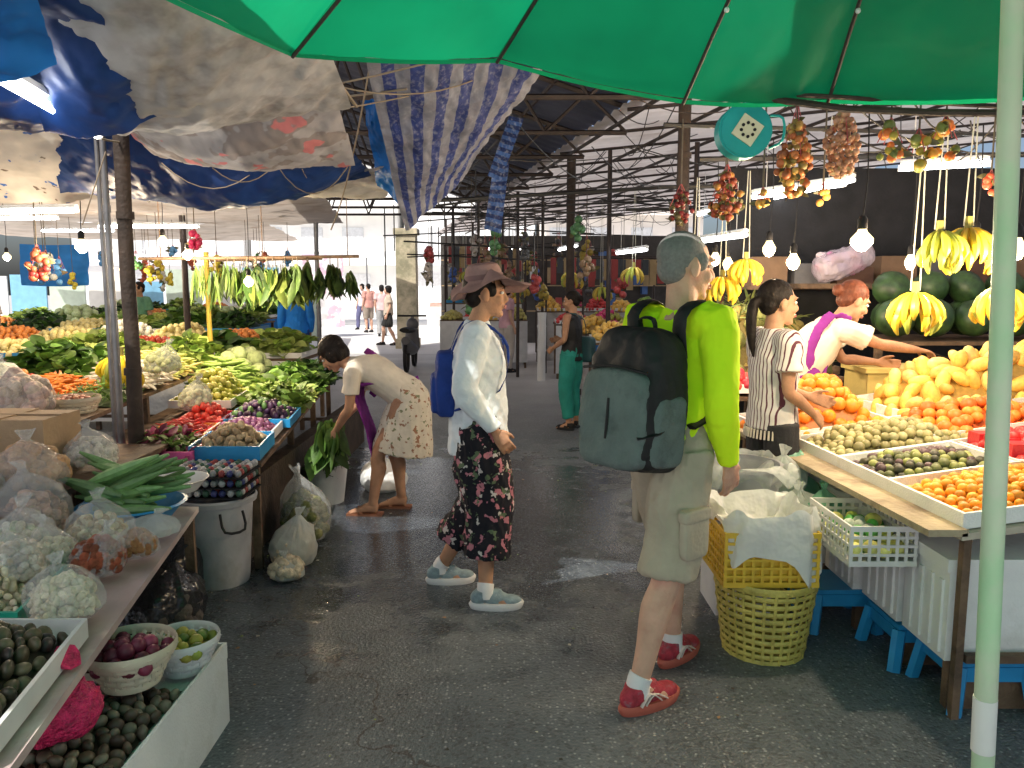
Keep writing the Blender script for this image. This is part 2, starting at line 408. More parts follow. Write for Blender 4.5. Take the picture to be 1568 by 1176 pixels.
    def hair(s,m,style='short'):
        g=Geo(); H=s.H; E=lambda c,r: ell(g,H(c),r,rot=s.eul)
        if style=='short':
            E((0,-.028,.042),(.0785,.097,.087)); E((0,-.06,-.01),(.066,.055,.06)); E((.06,.02,.02),(.018,.03,.035)); E((-.06,.02,.02),(.018,.03,.035))
        elif style=='bob':
            E((0,-.025,.04),(.088,.105,.094)); E((0,-.045,-.02),(.088,.075,.085)); E((.05,.0,-.01),(.04,.05,.06)); E((-.05,.0,-.01),(.04,.05,.06)); E((0,.05,.07),(.05,.03,.02))
        else:
            E((0,-.028,.042),(.083,.1,.091)); E((0,-.06,-.01),(.07,.05,.06))
            if style=='pony': tube(g,[H((0,-.1,.01)),H((0,-.14,.0)),H((0,-.15,-.08)),H((.0,-.14,-.2)),H((0,-.12,-.3))],[.022,.028,.03,.024,.006],seg=10)
            if style=='bun': E((0,-.13,.02),(.04,.035,.04))
        part('hair',remesh(g,'hair',.006,2,.0011,60,3,dirw=(1,1,.3)),m,s.r)
    def torso(s,m,sleeve='short',loose=.02,hem=.02,name='shirt',wr=.005,sl=.02):
        J=s.J; g=Geo(); f=s.fem; up=unit(J['chest']-J['pelvis']); L=loose
        top=lerp(J['chest'],J['neck'],.85)
        tube(g,[J['pelvis']-up*hem,lerp(J['pelvis'],J['chest'],.2),lerp(J['pelvis'],J['chest'],.55),J['chest'],lerp(J['chest'],J['neck'],.55),top,J['neck']+up*.005],
          [(.155*f+L,.11+L),(.148*f+L,.105+L),(.14*f+L,.098+L),(.155*f+L,.104+L),(.145*f+L*.6,.082+L*.5),(.085,.068),(.066,.06)],side=s.side,seg=20)
        for S in 'LR':
            sh,el,wr_=J['sh'+S],J['el'+S],J['wr'+S]; inn=lerp(sh,lerp(J['chest'],J['neck'],.55),.5)
            if sleeve=='long':
                tube(g,[inn,sh,lerp(sh,el,.5),el,lerp(el,wr_,.5),lerp(el,wr_,.96)],[.06*f+sl*.5,.062*f+sl*.5,.05*f+sl,.043*f+sl,.038*f+sl,.031*f+sl*.6],seg=14)
            elif sleeve=='short':
                tube(g,[inn,sh,lerp(sh,el,.35),lerp(sh,el,.62)],[.06*f+sl*.5,.062*f+sl*.5,.054*f+sl,.052*f+sl*1.3],seg=14)
            else: tube(g,[inn,lerp(inn,sh,.8)],[.055,.055],seg=14)
        part(name,remesh(g,name,.008,2,wr,15,len(name),dirw=(1,1,.55)),m,s.r)
    def legs(s,m,frac=1.0,loose=.015,flare=.0,name='trousers',wr=.005,waist=.12):
        J=s.J; g=Geo(); L=loose; up=unit(J['chest']-J['pelvis']); f=s.fem
        tube(g,[J['pelvis']-up*.09,J['pelvis']-up*.02,J['pelvis']+up*waist*.5,J['pelvis']+up*waist],[(.13,.1+L*.6),(.162*f+L*.6,.115+L*.7),(.155*f+L*.4,.108+L*.4),(.14*f+L*.3,.098+L*.3)],side=s.side,seg=20)
        for S in 'LR':
            hp,kn,an=J['hip'+S],J['kn'+S],J['an'+S]
            pts=[hp+A(0,0,.03),lerp(hp,kn,.45),kn]; rr=[.094+L*.5,.084+L,.064+L+flare*.5]
            if frac>.55: pts+=[lerp(kn,an,.5),lerp(kn,an,(frac-.5)*2)]; rr+=[.056+L+flare*.8,.048+L+flare]
            else:
                pts=[hp+A(0,0,.03),lerp(hp,kn,.45),lerp(hp,kn,frac*2)]; rr=[.094+L*.5,.086+L,.072+L+flare]
            tube(g,pts,rr,seg=16)
        part(name,remesh(g,name,.008,2,wr,13,3,dirw=(1,1,.5)),m,s.r)
    def skirt(s,m,bot,r=(.22,.2),name='skirt',wr=.008):
        J=s.J; g=Geo(); up=unit(J['chest']-J['pelvis'])
        tube(g,[J['pelvis']+up*.12,J['pelvis'],lerp(J['pelvis'],A(*bot),.5),A(*bot)],[(.135,.1),(.175,.14),(.5*(.18+r[0]),.5*(.15+r[1])),r],side=s.side,seg=24)
        part(name,remesh(g,name,.009,2,wr,14,5,dirw=(1.3,1.3,.25)),m,s.r)
    def shoes(s,mu,ms,socks=None,acc=None,k=1.0):
        J=s.J
        for i,S in enumerate('LR'):
            an=J['an'+S]; ft=unit(J['ft'+S]); th=math.atan2(-ft[0],ft[1]); Mz=np.array(Matrix.Rotation(th,3,'Z'))
            T=lambda p: A(an[0],an[1],0)+Mz@(np.array(p,float)*k)
            g=Geo()
            ell(g,T((0,-.03,.055)),(.037*k,.048*k,.045*k),rot=(0,0,th)); ell(g,T((0,.05,.05)),(.041*k,.08*k,.038*k),rot=(0,0,th)); ell(g,T((0,.125,.04)),(.043*k,.06*k,.03*k),rot=(0,0,th))
            tube(g,[T((0,-.01,.05)),T((0,-.012,.1))],[.043*k,.041*k],seg=14)
            ell(g,T((0,.04,.075)),(.026*k,.05*k,.022*k),rot=(.35,0,th))
            part('shoe_upper_'+S,remesh(g,'shoe',.006,2),mu,s.r)
            g=Geo(); n=28; V=[];F=[]
            for z,q in ((0,.94),(.012,1.0),(.026,1.02),(.036,.97)):
                for j in range(n):
                    a=2*math.pi*j/n; y=.055+math.cos(a)*.137*q; w=(.041+.011*math.sin((y+.08)*7.5))*q
                    V.append(T((math.copysign(abs(math.sin(a))**.8,math.sin(a))*w,y,z+(.008*max(0,(y-.12)/.07)**2 if z>0 else .004*max(0,(y-.12)/.07)**2))))
            for i2 in range(3):
                for j in range(n): F.append((i2*n+j,i2*n+(j+1)%n,(i2+1)*n+(j+1)%n,(i2+1)*n+j))
            F.append(tuple(range(n))); F.append(tuple(3*n+j for j in range(n)))
            g.add(V,F,0)
            for k2 in range(4):
                y=.035+k2*.02; tube(g,[T((-.026,y,.083-k2*.007)),T((0,y+.004,.096-k2*.008)),T((.026,y,.083-k2*.007))],.0035,seg=6,mi=1)
            if acc:
                for q in (-1,1):
                    tube(g,[T((q*.042,-.02,.035)),T((q*.044,.02,.075)),T((q*.047,.07,.04))],[(.003,.008)]*3,seg=6,mi=1); tube(g,[T((q*.043,.0,.035)),T((q*.045,.04,.07)),T((q*.047,.1,.038))],[(.003,.006)]*3,seg=6,mi=1)
            mk('shoe_sole_'+S,g,[ms,acc or mm('lace',(.7,.7,.7),.7)],s.r)
            if socks:
                g=Geo(); tube(g,[A(an[0],an[1],.06),A(an[0],an[1],.1),lerp(an,J['kn'+S],.1)],[.043,.042,.043],seg=16)
                mk('sock_'+S,g,socks,s.r)
def backpack(parent,c,side,up,back,w,h,d,m,pm,straps=None,sm=None):
    side=unit(side);up=unit(up);back=unit(back)
    T=lambda a,b,e: c+side*a+up*b+back*e
    V,F=BOXS; g=Geo()
    P=V*A(w/2,h/2,d/2); tp=1-.22*np.clip(P[:,1]/(h/2),0,1)**2; P=P*np.stack([tp,np.ones(len(P)),tp],1)
    g.add(np.stack([c+side*p[0]+up*p[1]+back*p[2] for p in P]),F)
    P=V*A(w*.62/1.35,h*.3,d*.2)
    g.add(np.stack([c+side*p[0]+up*(p[1]-h*.14)+back*(p[2]+d*.42) for p in P]),F)
    part('backpack_bag',remesh(g,'bag',.008,3,.006,14,4),m,parent)
    g=Geo()
    P=V*A(w*.445,h*.34,d*.2); g.add(np.stack([c+side*p[0]+up*(p[1]-h*.14)+back*(p[2]+d*.46) for p in P]),F,0)
    P=V*A(w*.06,h*.24,d*.36)
    for q in (-1,1): g.add(np.stack([c+side*(p[0]+q*w*.455)+up*(p[1]-h*.2)+back*(p[2]+d*.02) for p in P]),F,0)
    part('backpack_front_panel',remesh(g,'panel',.008,2,.005,12,6),pm,parent)
    g=Geo()
    tube(g,[T(-.03,h*.46,-d*.2),T(-.03,h*.56,-d*.1),T(.03,h*.56,-d*.1),T(.03,h*.46,-d*.2)],[(.004,.012)]*4,seg=8)
    tube(g,[T(-w*.36,h*.3,d*.28),T(-w*.2,h*.42,d*.3),T(w*.2,h*.42,d*.3),T(w*.36,h*.3,d*.28)],.006,seg=6)
    tube(g,[T(.0,h*.0,d*.68),T(.0,-h*.28,d*.68)],.005,seg=6); tube(g,[T(w*.44,h*.1,0),T(w*.44,-h*.35,d*.2)],.006,seg=6)
    for q in (-1,1): 
        tube(g,[T(q*w*.44,-h*.15,d*.05),T(q*w*.5,-h*.2,d*.35),T(q*w*.4,-h*.24,d*.66)],[(.003,.012)]*3,seg=6)
        tube(g,[T(q*w*.40,h*.2,d*.1),T(q*w*.42,h*.12,d*.4),T(q*w*.3,h*.08,d*.62)],[(.003,.010)]*3,seg=6)
    tube(g,[T(-w*.43,h*.19,d*.60),T(0,h*.22,d*.66),T(w*.43,h*.19,d*.60)],.005,seg=6)
    for s_ in (straps or []): tube(g,s_,[(.03,.008)]*len(s_),seg=10,side=side)
    mk('backpack_straps',g,sm or BLK,parent)
# ================================================ WORLD + CAMERA
w=bpy.data.worlds.new("World"); sc.world=w; w.use_nodes=True; nt=w.node_tree
sk=nt.nodes.new('ShaderNodeTexSky'); sk.sky_type='NISHITA'; sk.sun_disc=False
EL,AZ=53,-152
sk.sun_elevation=math.radians(EL); sk.sun_rotation=math.radians(AZ); sk.dust_density=4; sk.air_density=.8
bg=nt.nodes['Background']; nt.links.new(sk.outputs[0],bg.inputs['Color']); bg.inputs['Strength'].default_value=.15
sd=bpy.data.lights.new('sun','SUN'); sd.energy=5; sd.angle=math.radians(.5); sd.color=(1,.95,.87)
so=bpy.data.objects.new('sun',sd); sc.collection.objects.link(so)
dv=Vector((math.sin(math.radians(AZ))*math.cos(math.radians(EL)),math.cos(math.radians(AZ))*math.cos(math.radians(EL)),math.sin(math.radians(EL))))
so.rotation_euler=dv.to_track_quat('Z','Y').to_euler(); so.location=(0,0,30)
cd=bpy.data.cameras.new('camera'); cam=bpy.data.objects.new('camera',cd); sc.collection.objects.link(cam); sc.camera=cam
cd.lens=27.1; cd.sensor_width=36; cd.clip_start=.05; cd.clip_end=400
cam.location=(0,0,1.57); cam.rotation_euler=(math.radians(90-7.15),0,0)
# ================================================ GROUND
gm=mat('wet_asphalt',(.09,.09,.088),.75,.15,1.2,.5,70)
t=gm.node_tree;N=t.nodes;L=t.links;b=N['Principled BSDF'];tc=[n for n in N if n.type=='TEX_COORD'][0]
def gcol(t,tc):
    n1=N.new('ShaderNodeTexNoise'); n1.inputs['Scale'].default_value=1.1; n1.inputs['Detail'].default_value=7; n1.inputs['Roughness'].default_value=.7; L.new(tc.outputs['Object'],n1.inputs['Vector'])
    r=N.new('ShaderNodeValToRGB'); r.color_ramp.elements[0].position=.33; r.color_ramp.elements[0].color=(.075,.092,.108,1); r.color_ramp.elements[1].position=.7; r.color_ramp.elements[1].color=(.13,.152,.17,1)
    L.new(n1.outputs['Fac'],r.inputs[0])
    v=N.new('ShaderNodeTexVoronoi'); v.inputs['Scale'].default_value=75; L.new(tc.outputs['Object'],v.inputs['Vector'])
    sx=N.new('ShaderNodeSeparateColor'); L.new(v.outputs['Color'],sx.inputs[0])
    g1=N.new('ShaderNodeMath'); g1.operation='GREATER_THAN'; L.new(sx.outputs[0],g1.inputs[0]); g1.inputs[1].default_value=.74
    l1=N.new('ShaderNodeMapRange'); l1.inputs[1].default_value=.5; l1.inputs[2].default_value=.25; L.new(v.outputs['Distance'],l1.inputs[0])
    an=N.new('ShaderNodeMath'); an.operation='MULTIPLY'; L.new(g1.outputs[0],an.inputs[0]); L.new(l1.outputs[0],an.inputs[1])
    an2=N.new('ShaderNodeMath'); an2.operation='MULTIPLY'; L.new(an.outputs[0],an2.inputs[0]); L.new(sx.outputs[1],an2.inputs[1])
    mx=N.new('ShaderNodeMixRGB'); L.new(an2.outputs[0],mx.inputs[0]); L.new(r.outputs[0],mx.inputs[1]); mx.inputs[2].default_value=(.36,.38,.38,1)
    g3=N.new('ShaderNodeMath'); g3.operation='LESS_THAN'; L.new(sx.outputs[0],g3.inputs[0]); g3.inputs[1].default_value=.2
    g4=N.new('ShaderNodeMath'); g4.operation='MULTIPLY'; L.new(g3.outputs[0],g4.inputs[0]); g4.inputs[1].default_value=.5
    mxd=N.new('ShaderNodeMixRGB'); L.new(g4.outputs[0],mxd.inputs[0]); L.new(mx.outputs[0],mxd.inputs[1]); mxd.inputs[2].default_value=(.04,.045,.05,1)
    v2=N.new('ShaderNodeTexVoronoi'); v2.feature='DISTANCE_TO_EDGE'; v2.inputs['Scale'].default_value=.28
    n3=N.new('ShaderNodeTexNoise'); n3.inputs['Scale'].default_value=2.2; n3.inputs['Detail'].default_value=5; L.new(tc.outputs['Object'],n3.inputs['Vector'])
    ad=N.new('ShaderNodeVectorMath'); ad.operation='ADD'; L.new(tc.outputs['Object'],ad.inputs[0]); L.new(n3.outputs['Color'],ad.inputs[1]); L.new(ad.outputs[0],v2.inputs['Vector'])
    l2=N.new('ShaderNodeMath'); l2.operation='LESS_THAN'; L.new(v2.outputs['Distance'],l2.inputs[0]); l2.inputs[1].default_value=.0018
    mx2=N.new('ShaderNodeMixRGB'); L.new(l2.outputs[0],mx2.inputs[0]); L.new(mxd.outputs[0],mx2.inputs[1]); mx2.inputs[2].default_value=(.045,.045,.045,1)
    s3=N.new('ShaderNodeSeparateXYZ'); L.new(tc.outputs['Object'],s3.inputs[0])
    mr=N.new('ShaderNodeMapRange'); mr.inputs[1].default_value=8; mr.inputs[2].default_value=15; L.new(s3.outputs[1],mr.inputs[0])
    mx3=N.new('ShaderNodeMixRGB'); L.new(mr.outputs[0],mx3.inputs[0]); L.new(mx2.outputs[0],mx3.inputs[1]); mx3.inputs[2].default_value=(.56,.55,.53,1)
    vm=N.new('ShaderNodeVectorMath'); vm.operation='DISTANCE'; L.new(tc.outputs['Object'],vm.inputs[0]); vm.inputs[1].default_value=(-.6,5.4,0)
    w1=N.new('ShaderNodeMapRange'); w1.inputs[1].default_value=.9; w1.inputs[2].default_value=3.2; w1.inputs[3].default_value=.46; w1.inputs[4].default_value=0; L.new(vm.outputs['Value'],w1.inputs[0])
    n4=N.new('ShaderNodeTexNoise'); n4.inputs['Scale'].default_value=3.6; n4.inputs['Detail'].default_value=7; n4.inputs['Roughness'].default_value=.6; L.new(tc.outputs['Object'],n4.inputs['Vector'])
    w2=N.new('ShaderNodeMath'); w2.operation='ADD'; L.new(w1.outputs[0],w2.inputs[0]); L.new(n4.outputs['Fac'],w2.inputs[1])
    w3=N.new('ShaderNodeMapRange'); w3.inputs[1].default_value=.66; w3.inputs[2].default_value=.88; L.new(w2.outputs[0],w3.inputs[0])
    rr=N.new('ShaderNodeMapRange'); rr.inputs[3].default_value=.5; rr.inputs[4].default_value=.07; L.new(w3.outputs[0],rr.inputs[0]); L.new(rr.outputs[0],b.inputs['Roughness'])
    dk=N.new('ShaderNodeMixRGB'); dk.blend_type='MULTIPLY'; L.new(w3.outputs[0],dk.inputs[0]); L.new(mx3.outputs[0],dk.inputs[1]); dk.inputs[2].default_value=(.45,.45,.47,1)
    bp=[n for n in N if n.type=='BUMP'][0]; bs=N.new('ShaderNodeMapRange'); bs.inputs[3].default_value=.5; bs.inputs[4].default_value=.17; L.new(w3.outputs[0],bs.inputs[0]); L.new(bs.outputs[0],bp.inputs['Strength'])
    return dk.outputs[0]
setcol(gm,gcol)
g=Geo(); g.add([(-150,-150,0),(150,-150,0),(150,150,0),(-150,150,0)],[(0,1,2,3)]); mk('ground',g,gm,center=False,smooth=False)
g=Geo()
for i in range(260):
    x=R.uniform(-1.3,1.4) if i%3 else R.uniform(-1.4,-.8); y=R.uniform(2.2,8); x-=.12*y*.6; s=R.uniform(.003,.013)
    c=R.choice([(.5,.48,.4),(.2,.28,.08),(.35,.2,.1),(.08,.06,.05),(.05,.05,.04)])
    a=R.uniform(0,6.28); g.add([(x+s*math.cos(a+k*1.57)*R.uniform(.5,1.3),y+s*math.sin(a+k*1.57)*R.uniform(.5,1.3),.005+R.uniform(0,.004)) for k in range(4)],[(0,1,2,3)],0,c)
mk('ground_litter',g,MATTEP)
PC=mat('pale_concrete',(.7,.69,.67),.8,.08,.5,0)
g=Geo(); g.add([(-30,18.2,.004),(30,18.2,.004),(30,46,.004),(-30,46,.004)],[(0,1,2,3)]); mk('sunlight_bounce_slab',g,PC,smooth=False)
g=Geo(); g.add([(-30,-30,.004),(30,-30,.004),(30,-.2,.004),(-30,-.2,.004)],[(0,1,2,3)]); mk('sunlight_bounce_slab',g,PC,smooth=False)  # unseen pale slab added behind the camera to bounce sunlight onto the stalls
# ================================================ ROOFS
def corrug(name,x0,x1,y0,y1,zf,m,n=400,amp=.018,sh=0):
    g=Geo(); V=[];F=[]
    for i in range(n+1):
        yy=y0+(y1-y0)*i/n; a=amp*math.sin(i*math.pi/2)
        for k in range(2):
            x=(x0 if k==0 else x1)+sh*(yy-3.6); V.append((x,yy,zf(x,yy,k)+a))
    for i in range(n): F.append((2*i,2*i+1,2*i+3,2*i+2))
    g.add(V,F); return mk(name,g,m)
CEIL=mat('pale_ceiling_sheet',(.76,.7,.68),.55,.12,1.5,0,20,col2=(.54,.46,.42),thr=.6,transl=.25)
corrug('market_tin_roof',1.95,11,-.6,26,lambda x,y,k:3.35+(.9 if k else 0),CEIL,n=380,sh=-.2)  # near end stretched out of view to darken the right side of the umbrella
g=Geo()
for i in range(18):
    y=4+i*1.25; xl=1.95-.2*(y-3.6)
    tube(g,[(xl,y,3.28),(11-.2*(y-3.6),y,4.16)],.02,seg=5,sub=1)
for k in (0,.9,1.8,2.8,4):
    tube(g,[(1.98+k,3.6,3.22+k*.1),(1.98+k-.2*22,25.6,3.22+k*.1)],.022,seg=5,sub=1)
for i in range(70):
    y=R.uniform(4.5,18); x=1.9-.2*(y-3.6)+R.uniform(0,4); rope(g,(x,y,3.2),(x+R.uniform(-1.5,1.5),y+R.uniform(-1,2),3.1+R.uniform(-.4,.1)),R.uniform(.02,.25),.005)
mk('roof_purlins',g,DSTEEL)
DROOF=mat('dark_blue_roof_sheet',(.05,.055,.08),.5,.3,1.5,0,20,transl=.08)
corrug('dark_gable_roof',-2.7,2.12,1.15,18,lambda x,y,k:(5.1 if k==0 else 3.46),DROOF,n=270,sh=-.2)  # near end and left edge stretched unseen to block sun on the ground
corrug('umbrella_shade_sheet',.5,2.9,-.4,1.9,lambda x,y,k:3.3,DROOF,n=50)  # unseen sheet added only to shade the right part of the umbrella
g=Geo()
for i in range(9):
    y=5.2+i*1.5; xr=1.9-.2*(y-4.6); xl=xr-4.2
    tube(g,[(xr,y,3.4),(xl,y,4.8)],.03,seg=5,sub=1); tube(g,[(xr,y,3.15),(xl,y,3.15)],.028,seg=5,sub=1)
    for q in range(5):
        a=q/5; tube(g,[(xr-4.2*a,y,3.15),(xr-4.2*(a+.1),y,3.4+1.4*(a+.1))],.018,seg=5,sub=1); tube(g,[(xr-4.2*(a+.1),y,3.4+1.4*(a+.1)),(xr-4.2*(a+.2),y,3.15)],.018,seg=5,sub=1)
for k in range(6): tube(g,[(1.9-k*.75,4.6,3.40+k*.25),(1.9-k*.75-.2*13,17.6,3.40+k*.25)],.022,seg=5,sub=1)
mk('roof_truss',g,DSTEEL)
BEIGE=mat('beige_canvas_roof',(.6,.52,.45),.8,.15,2,.4,8,transl=.4,col2=(.38,.29,.22),thr=.58)
tarp('beige_canvas_canopy',[(-7.5,5.2,2.5),(-1.45,5.2,2.45),(-3.0,14,2.7),(-9,14,2.75)],.12,BEIGE,.04,60,60,3,1.2)
tarp('beige_canvas_canopy',[(-12,14.3,2.9),(-4.6,14.3,2.75),(-6.0,22,2.9),(-14,22,3.0)],.15,BEIGE,.04,40,40,4,1.2)
tarp('beige_canvas_canopy',[(-7.5,.2,2.8),(-2.7,.2,2.85),(-2.7,5.3,2.65),(-7.5,5.3,2.6)],.1,BEIGE,.04,40,40,6,1.2)  # near edge stretched out of view to keep sun off the left stalls
def post(name,x,y,z,r,m,lean=(0,0)):
    g=Geo(); n=6
    pts=[(x+lean[0]*i/n+R.uniform(-.1,.1)*r,y+lean[1]*i/n,z*i/n) for i in range(n+1)]
    tube(g,pts,[r*R.uniform(.92,1.08) for _ in pts],seg=10)
    for zz in (z*.45,z*.8): tube(g,[(x+lean[0]*zz/z,y,zz-.02),(x+lean[0]*zz/z,y,zz+.02)],r*1.12,seg=10,sub=1)
    return mk(name,g,m)
post('wooden_post',-2.14,4.3,2.45,.042,DWOOD,(.03,0))
post('metal_pole',-2.24,4.35,2.5,.018,STEEL)
post('metal_pole',-2.3,4.4,2.45,.013,STEEL)
post('wooden_post',1.41,6.5,3.3,.055,DWOOD)
post('wooden_post',.82,11,3.4,.06,DWOOD)
post('metal_pole',1.3,10.5,3.4,.03,DSTEEL)
YEL=mat('yellow_paint',(.5,.36,.05),.6,.15,9,.1,30); WHT=mat('white_paint',(.75,.75,.72),.5,.08,4,.1,30)
post('yellow_pole',-2.9,7.4,1.9,.025,YEL); post('metal_pole',-4.2,10,2.7,.04,DSTEEL); post('metal_pole',-5.3,7.9,2.6,.03,STEEL)
post('metal_pole',-3.4,13.6,2.7,.04,STEEL)
for i,(x,y) in enumerate([(-.6,14),(.1,13.5),(-.2,17),(-1.2,16),(.55,14),(.3,18),(-1.6,19),(2.1,9),(-1.0,20)]):
    post('metal_pole',x,y,3.2,.028,DSTEEL)
post('white_pillar',.5,13,1.15,.07,WHT)
mo=mat('mottled_plaster',(.6,.52,.36),.8,.2,4,.3,20,col2=(.3,.28,.18),thr=.5)
g=Geo(); box(g,-2.95,-2.45,19.8,20.3,0,2.9); box(g,-3.0,-2.4,19.75,20.35,2.9,3.05); box(g,-2.99,-2.41,19.76,20.34,0,.25); mk('concrete_column',g,mo,smooth=False)
g=Geo()
for i in range(40):
    y=R.uniform(9,20); x=-.16*y+R.uniform(-.3,3.6); z=R.uniform(2.1,3.1)
    if R.random()<.5: tube(g,[(x,y,z),(x+R.uniform(1,2.6),y+R.uniform(-.4,.4),z+R.uniform(-.15,.15))],.014,seg=5,sub=1)
    else: tube(g,[(x,y,z),(x,y,z-R.uniform(.4,1.1))],.01,seg=5,sub=1)
for i in range(34):
    y=R.uniform(5,12); x=.2*R.uniform(-3,12); rope(g,(x-.1*y,y,R.uniform(2.5,3.1)),(x+R.uniform(-1.5,1.5),y+R.uniform(.5,3),R.uniform(2.4,3.1)),R.uniform(.05,.3),.005)
for y0 in (5.5,7,9): tube(g,[(1.3,y0,2.45),(4.8,y0,2.5)],.02,seg=5,sub=1)
tube(g,[(-.9,9,2.55),(1.6,8.2,2.6)],.022,seg=5,sub=1)
for i in range(12):
    x=R.uniform(1.2,3); rope(g,(x,R.uniform(3.2,4.5),2.35),(x+R.uniform(.3,1),R.uniform(3.5,5),2.3),R.uniform(.03,.16),.004)
tube(g,[(1.0,3.3,2.38),(3.6,3.3,2.4)],.012,seg=5,sub=1); tube(g,[(.8,4.2,2.42),(3.6,4.6,2.42)],.012,seg=5,sub=1)
mk('overhead_wires',g,WIRE)
# ------------------------------------------------ tarps
SACK=mat('dirty_white_sack',(.56,.54,.51),.85,.2,4,.6,12,transl=.25,col2=(.3,.27,.24),thr=.56)
DBLUE=mat('dark_blue_tarp',(.012,.045,.17),.5,.25,3,.5,9,transl=.15)
MBLUE=mat('mid_blue_tarp',(.02,.19,.56),.5,.2,3,.5,9,transl=.4)
SPK=setcol(mat('speckled_sack',(.6,.6,.58),.8,.15,3,.4,10,transl=.25),blots((.55,.53,.5),[(.15,.12,.1),(.03,.12,.45)],9,[.64,.67]))
REDS=setcol(mat('printed_sack',(.6,.6,.58),.8,.2,3,.5,12,transl=.3),blots((.5,.47,.45),[(.36,.31,.28),(.72,.25,.24)],5,[.54,.6]))
STR=setcol(mat('striped_tarp',(.6,.6,.58),.65,.15,5,.6,12,transl=.25),stripes((.27,.28,.33),(.04,.065,.24),0,6.5,.5,'UV'))
tarp('sack_cloth_canopy',[(-1.5,2.35,2.36),(-.64,2.3,2.56),(-.72,3.6,2.37),(-1.75,3.3,2.2)],.15,SACK,.028,80,60,1,5)
tarp('printed_sack_canopy',[(-1.95,3.5,2.5),(-.8,3.6,2.46),(-.86,4.35,2.24),(-1.95,4.3,2.3)],.19,REDS,.022,70,50,2,5)
tarp('dark_blue_tarp',[(-2.6,4.3,2.56),(-.9,4.5,2.34),(-.9,5.05,2.27),(-2.75,4.8,2.14)],.28,DBLUE,.028,90,40,5,6)
tarp('dark_blue_tarp',[(-3.2,.2,2.8),(-1.0,.2,2.85),(-.8,2.5,2.8),(-3.2,3.5,2.75)],.1,DBLUE,.03,60,50,6,4)  # near edge pulled forward overhead, unseen, to close a gap for the sun
tarp('speckled_sack_canopy',[(-3.2,4.0,2.55),(-2.5,4.2,2.5),(-2.55,5.0,2.13),(-3.6,5.0,2.12)],.05,SPK,.018,50,40,7,6)
tarp('blue_tarp',[(-2.0,1.75,2.3),(-1.12,1.85,2.36),(-1.3,2.3,2.2),(-2.1,2.3,2.12)],.06,MBLUE,.03,40,24,8,6)
tarp('dark_blue_tarp',[(-1.3,1.9,2.55),(-.93,2.0,2.6),(-1.25,3.0,2.2),(-1.75,3.0,2.13)],.04,DBLUE,.03,30,40,9,6)
tarp('dark_blue_tarp',[(-2.2,2.2,2.45),(-1.5,2.2,2.5),(-1.6,3.2,2.25),(-2.3,3.2,2.2)],.08,DBLUE,.03,30,40,19,6)
tarp('striped_tarp',[(-.72,3.9,2.72),(.18,4.5,2.8),(-.36,5.3,2.25),(-.72,5.2,1.98)],.1,STR,.04,80,70,10,5)
tarp('blue_tarp',[(-.86,4.6,2.62),(-.70,4.5,2.66),(-.66,5.1,2.1),(-.88,5.1,2.2)],.03,MBLUE,.04,20,30,11,9)
CHK=setcol(mat('blue_checked_cloth',(.1,.2,.5),.7,.2,5,.5,15,transl=.2),stripes((.012,.03,.12),(.05,.12,.33),1,8,.5,'UV'))
tarp('blue_checked_cloth',[(-.02,5.4,2.72),(.08,5.4,2.7),(-.08,5.5,2.3),(-.17,5.5,2.34)],.0,CHK,.03,20,30,12,9)
tarp('blue_checked_cloth',[(-.13,5.6,2.42),(-.02,5.6,2.44),(-.08,5.6,1.95),(-.2,5.6,1.99)],.0,CHK,.03,20,30,13,9)
tarp('sack_cloth_canopy',[(-1.9,5.0,2.35),(-.7,4.9,2.32),(-1.0,6.3,2.3),(-2.1,6.3,2.3)],.08,SACK,.03,40,30,14,4)
g=Geo()
rope(g,(-2.6,4.3,2.56),(-.55,4.2,2.6),.05,.006); rope(g,(-1.62,3.5,2.32),(-.25,4.0,2.72),.03,.005,); rope(g,(-2.2,3.0,2.5),(-2.1,4.35,2.35),.08,.006); rope(g,(-.75,2.3,2.5),(-.72,3.7,2.4),0,.008); rope(g,(-.7,4,2.7),(-1.2,5.2,1.95),.1,.005)
rope(g,(-.8,3.5,2.45),(-.2,4.4,2.7),.06,.004); rope(g,(-1.4,3.6,2.3),(-.5,4.3,2.6),.02,.004); rope(g,(-2.2,4.3,2.3),(-2.3,4.2,1.9),0,.004)
for i in range(14): 
    x=R.uniform(-2.4,-.9); y=R.uniform(4.3,5.2); rope(g,(x,y,2.25),(x+R.uniform(-.5,.5),y+R.uniform(-.2,.4),2.2),R.uniform(.03,.2),.003)
mk('tarp_ropes',g,mm('rope',(.3,.24,.17),.8))
UG=mat('green_umbrella_fabric',(.006,.36,.16),.5,.15,2.5,.3,9,transl=.62)
apex=A(.85,1.2,2.95)
rim=[(-.95,1.2,2.22),(-.66,2.42,2.27),(-.05,2.66,2.32),(.56,2.62,2.18),(1.05,2.66,2.19),(1.72,2.5,2.17),(2.7,1.5,2.15),(2.4,-.3,2.2),(1,-1.0,2.2),(-.5,-.4,2.2)]
g=Geo(); n=len(rim)
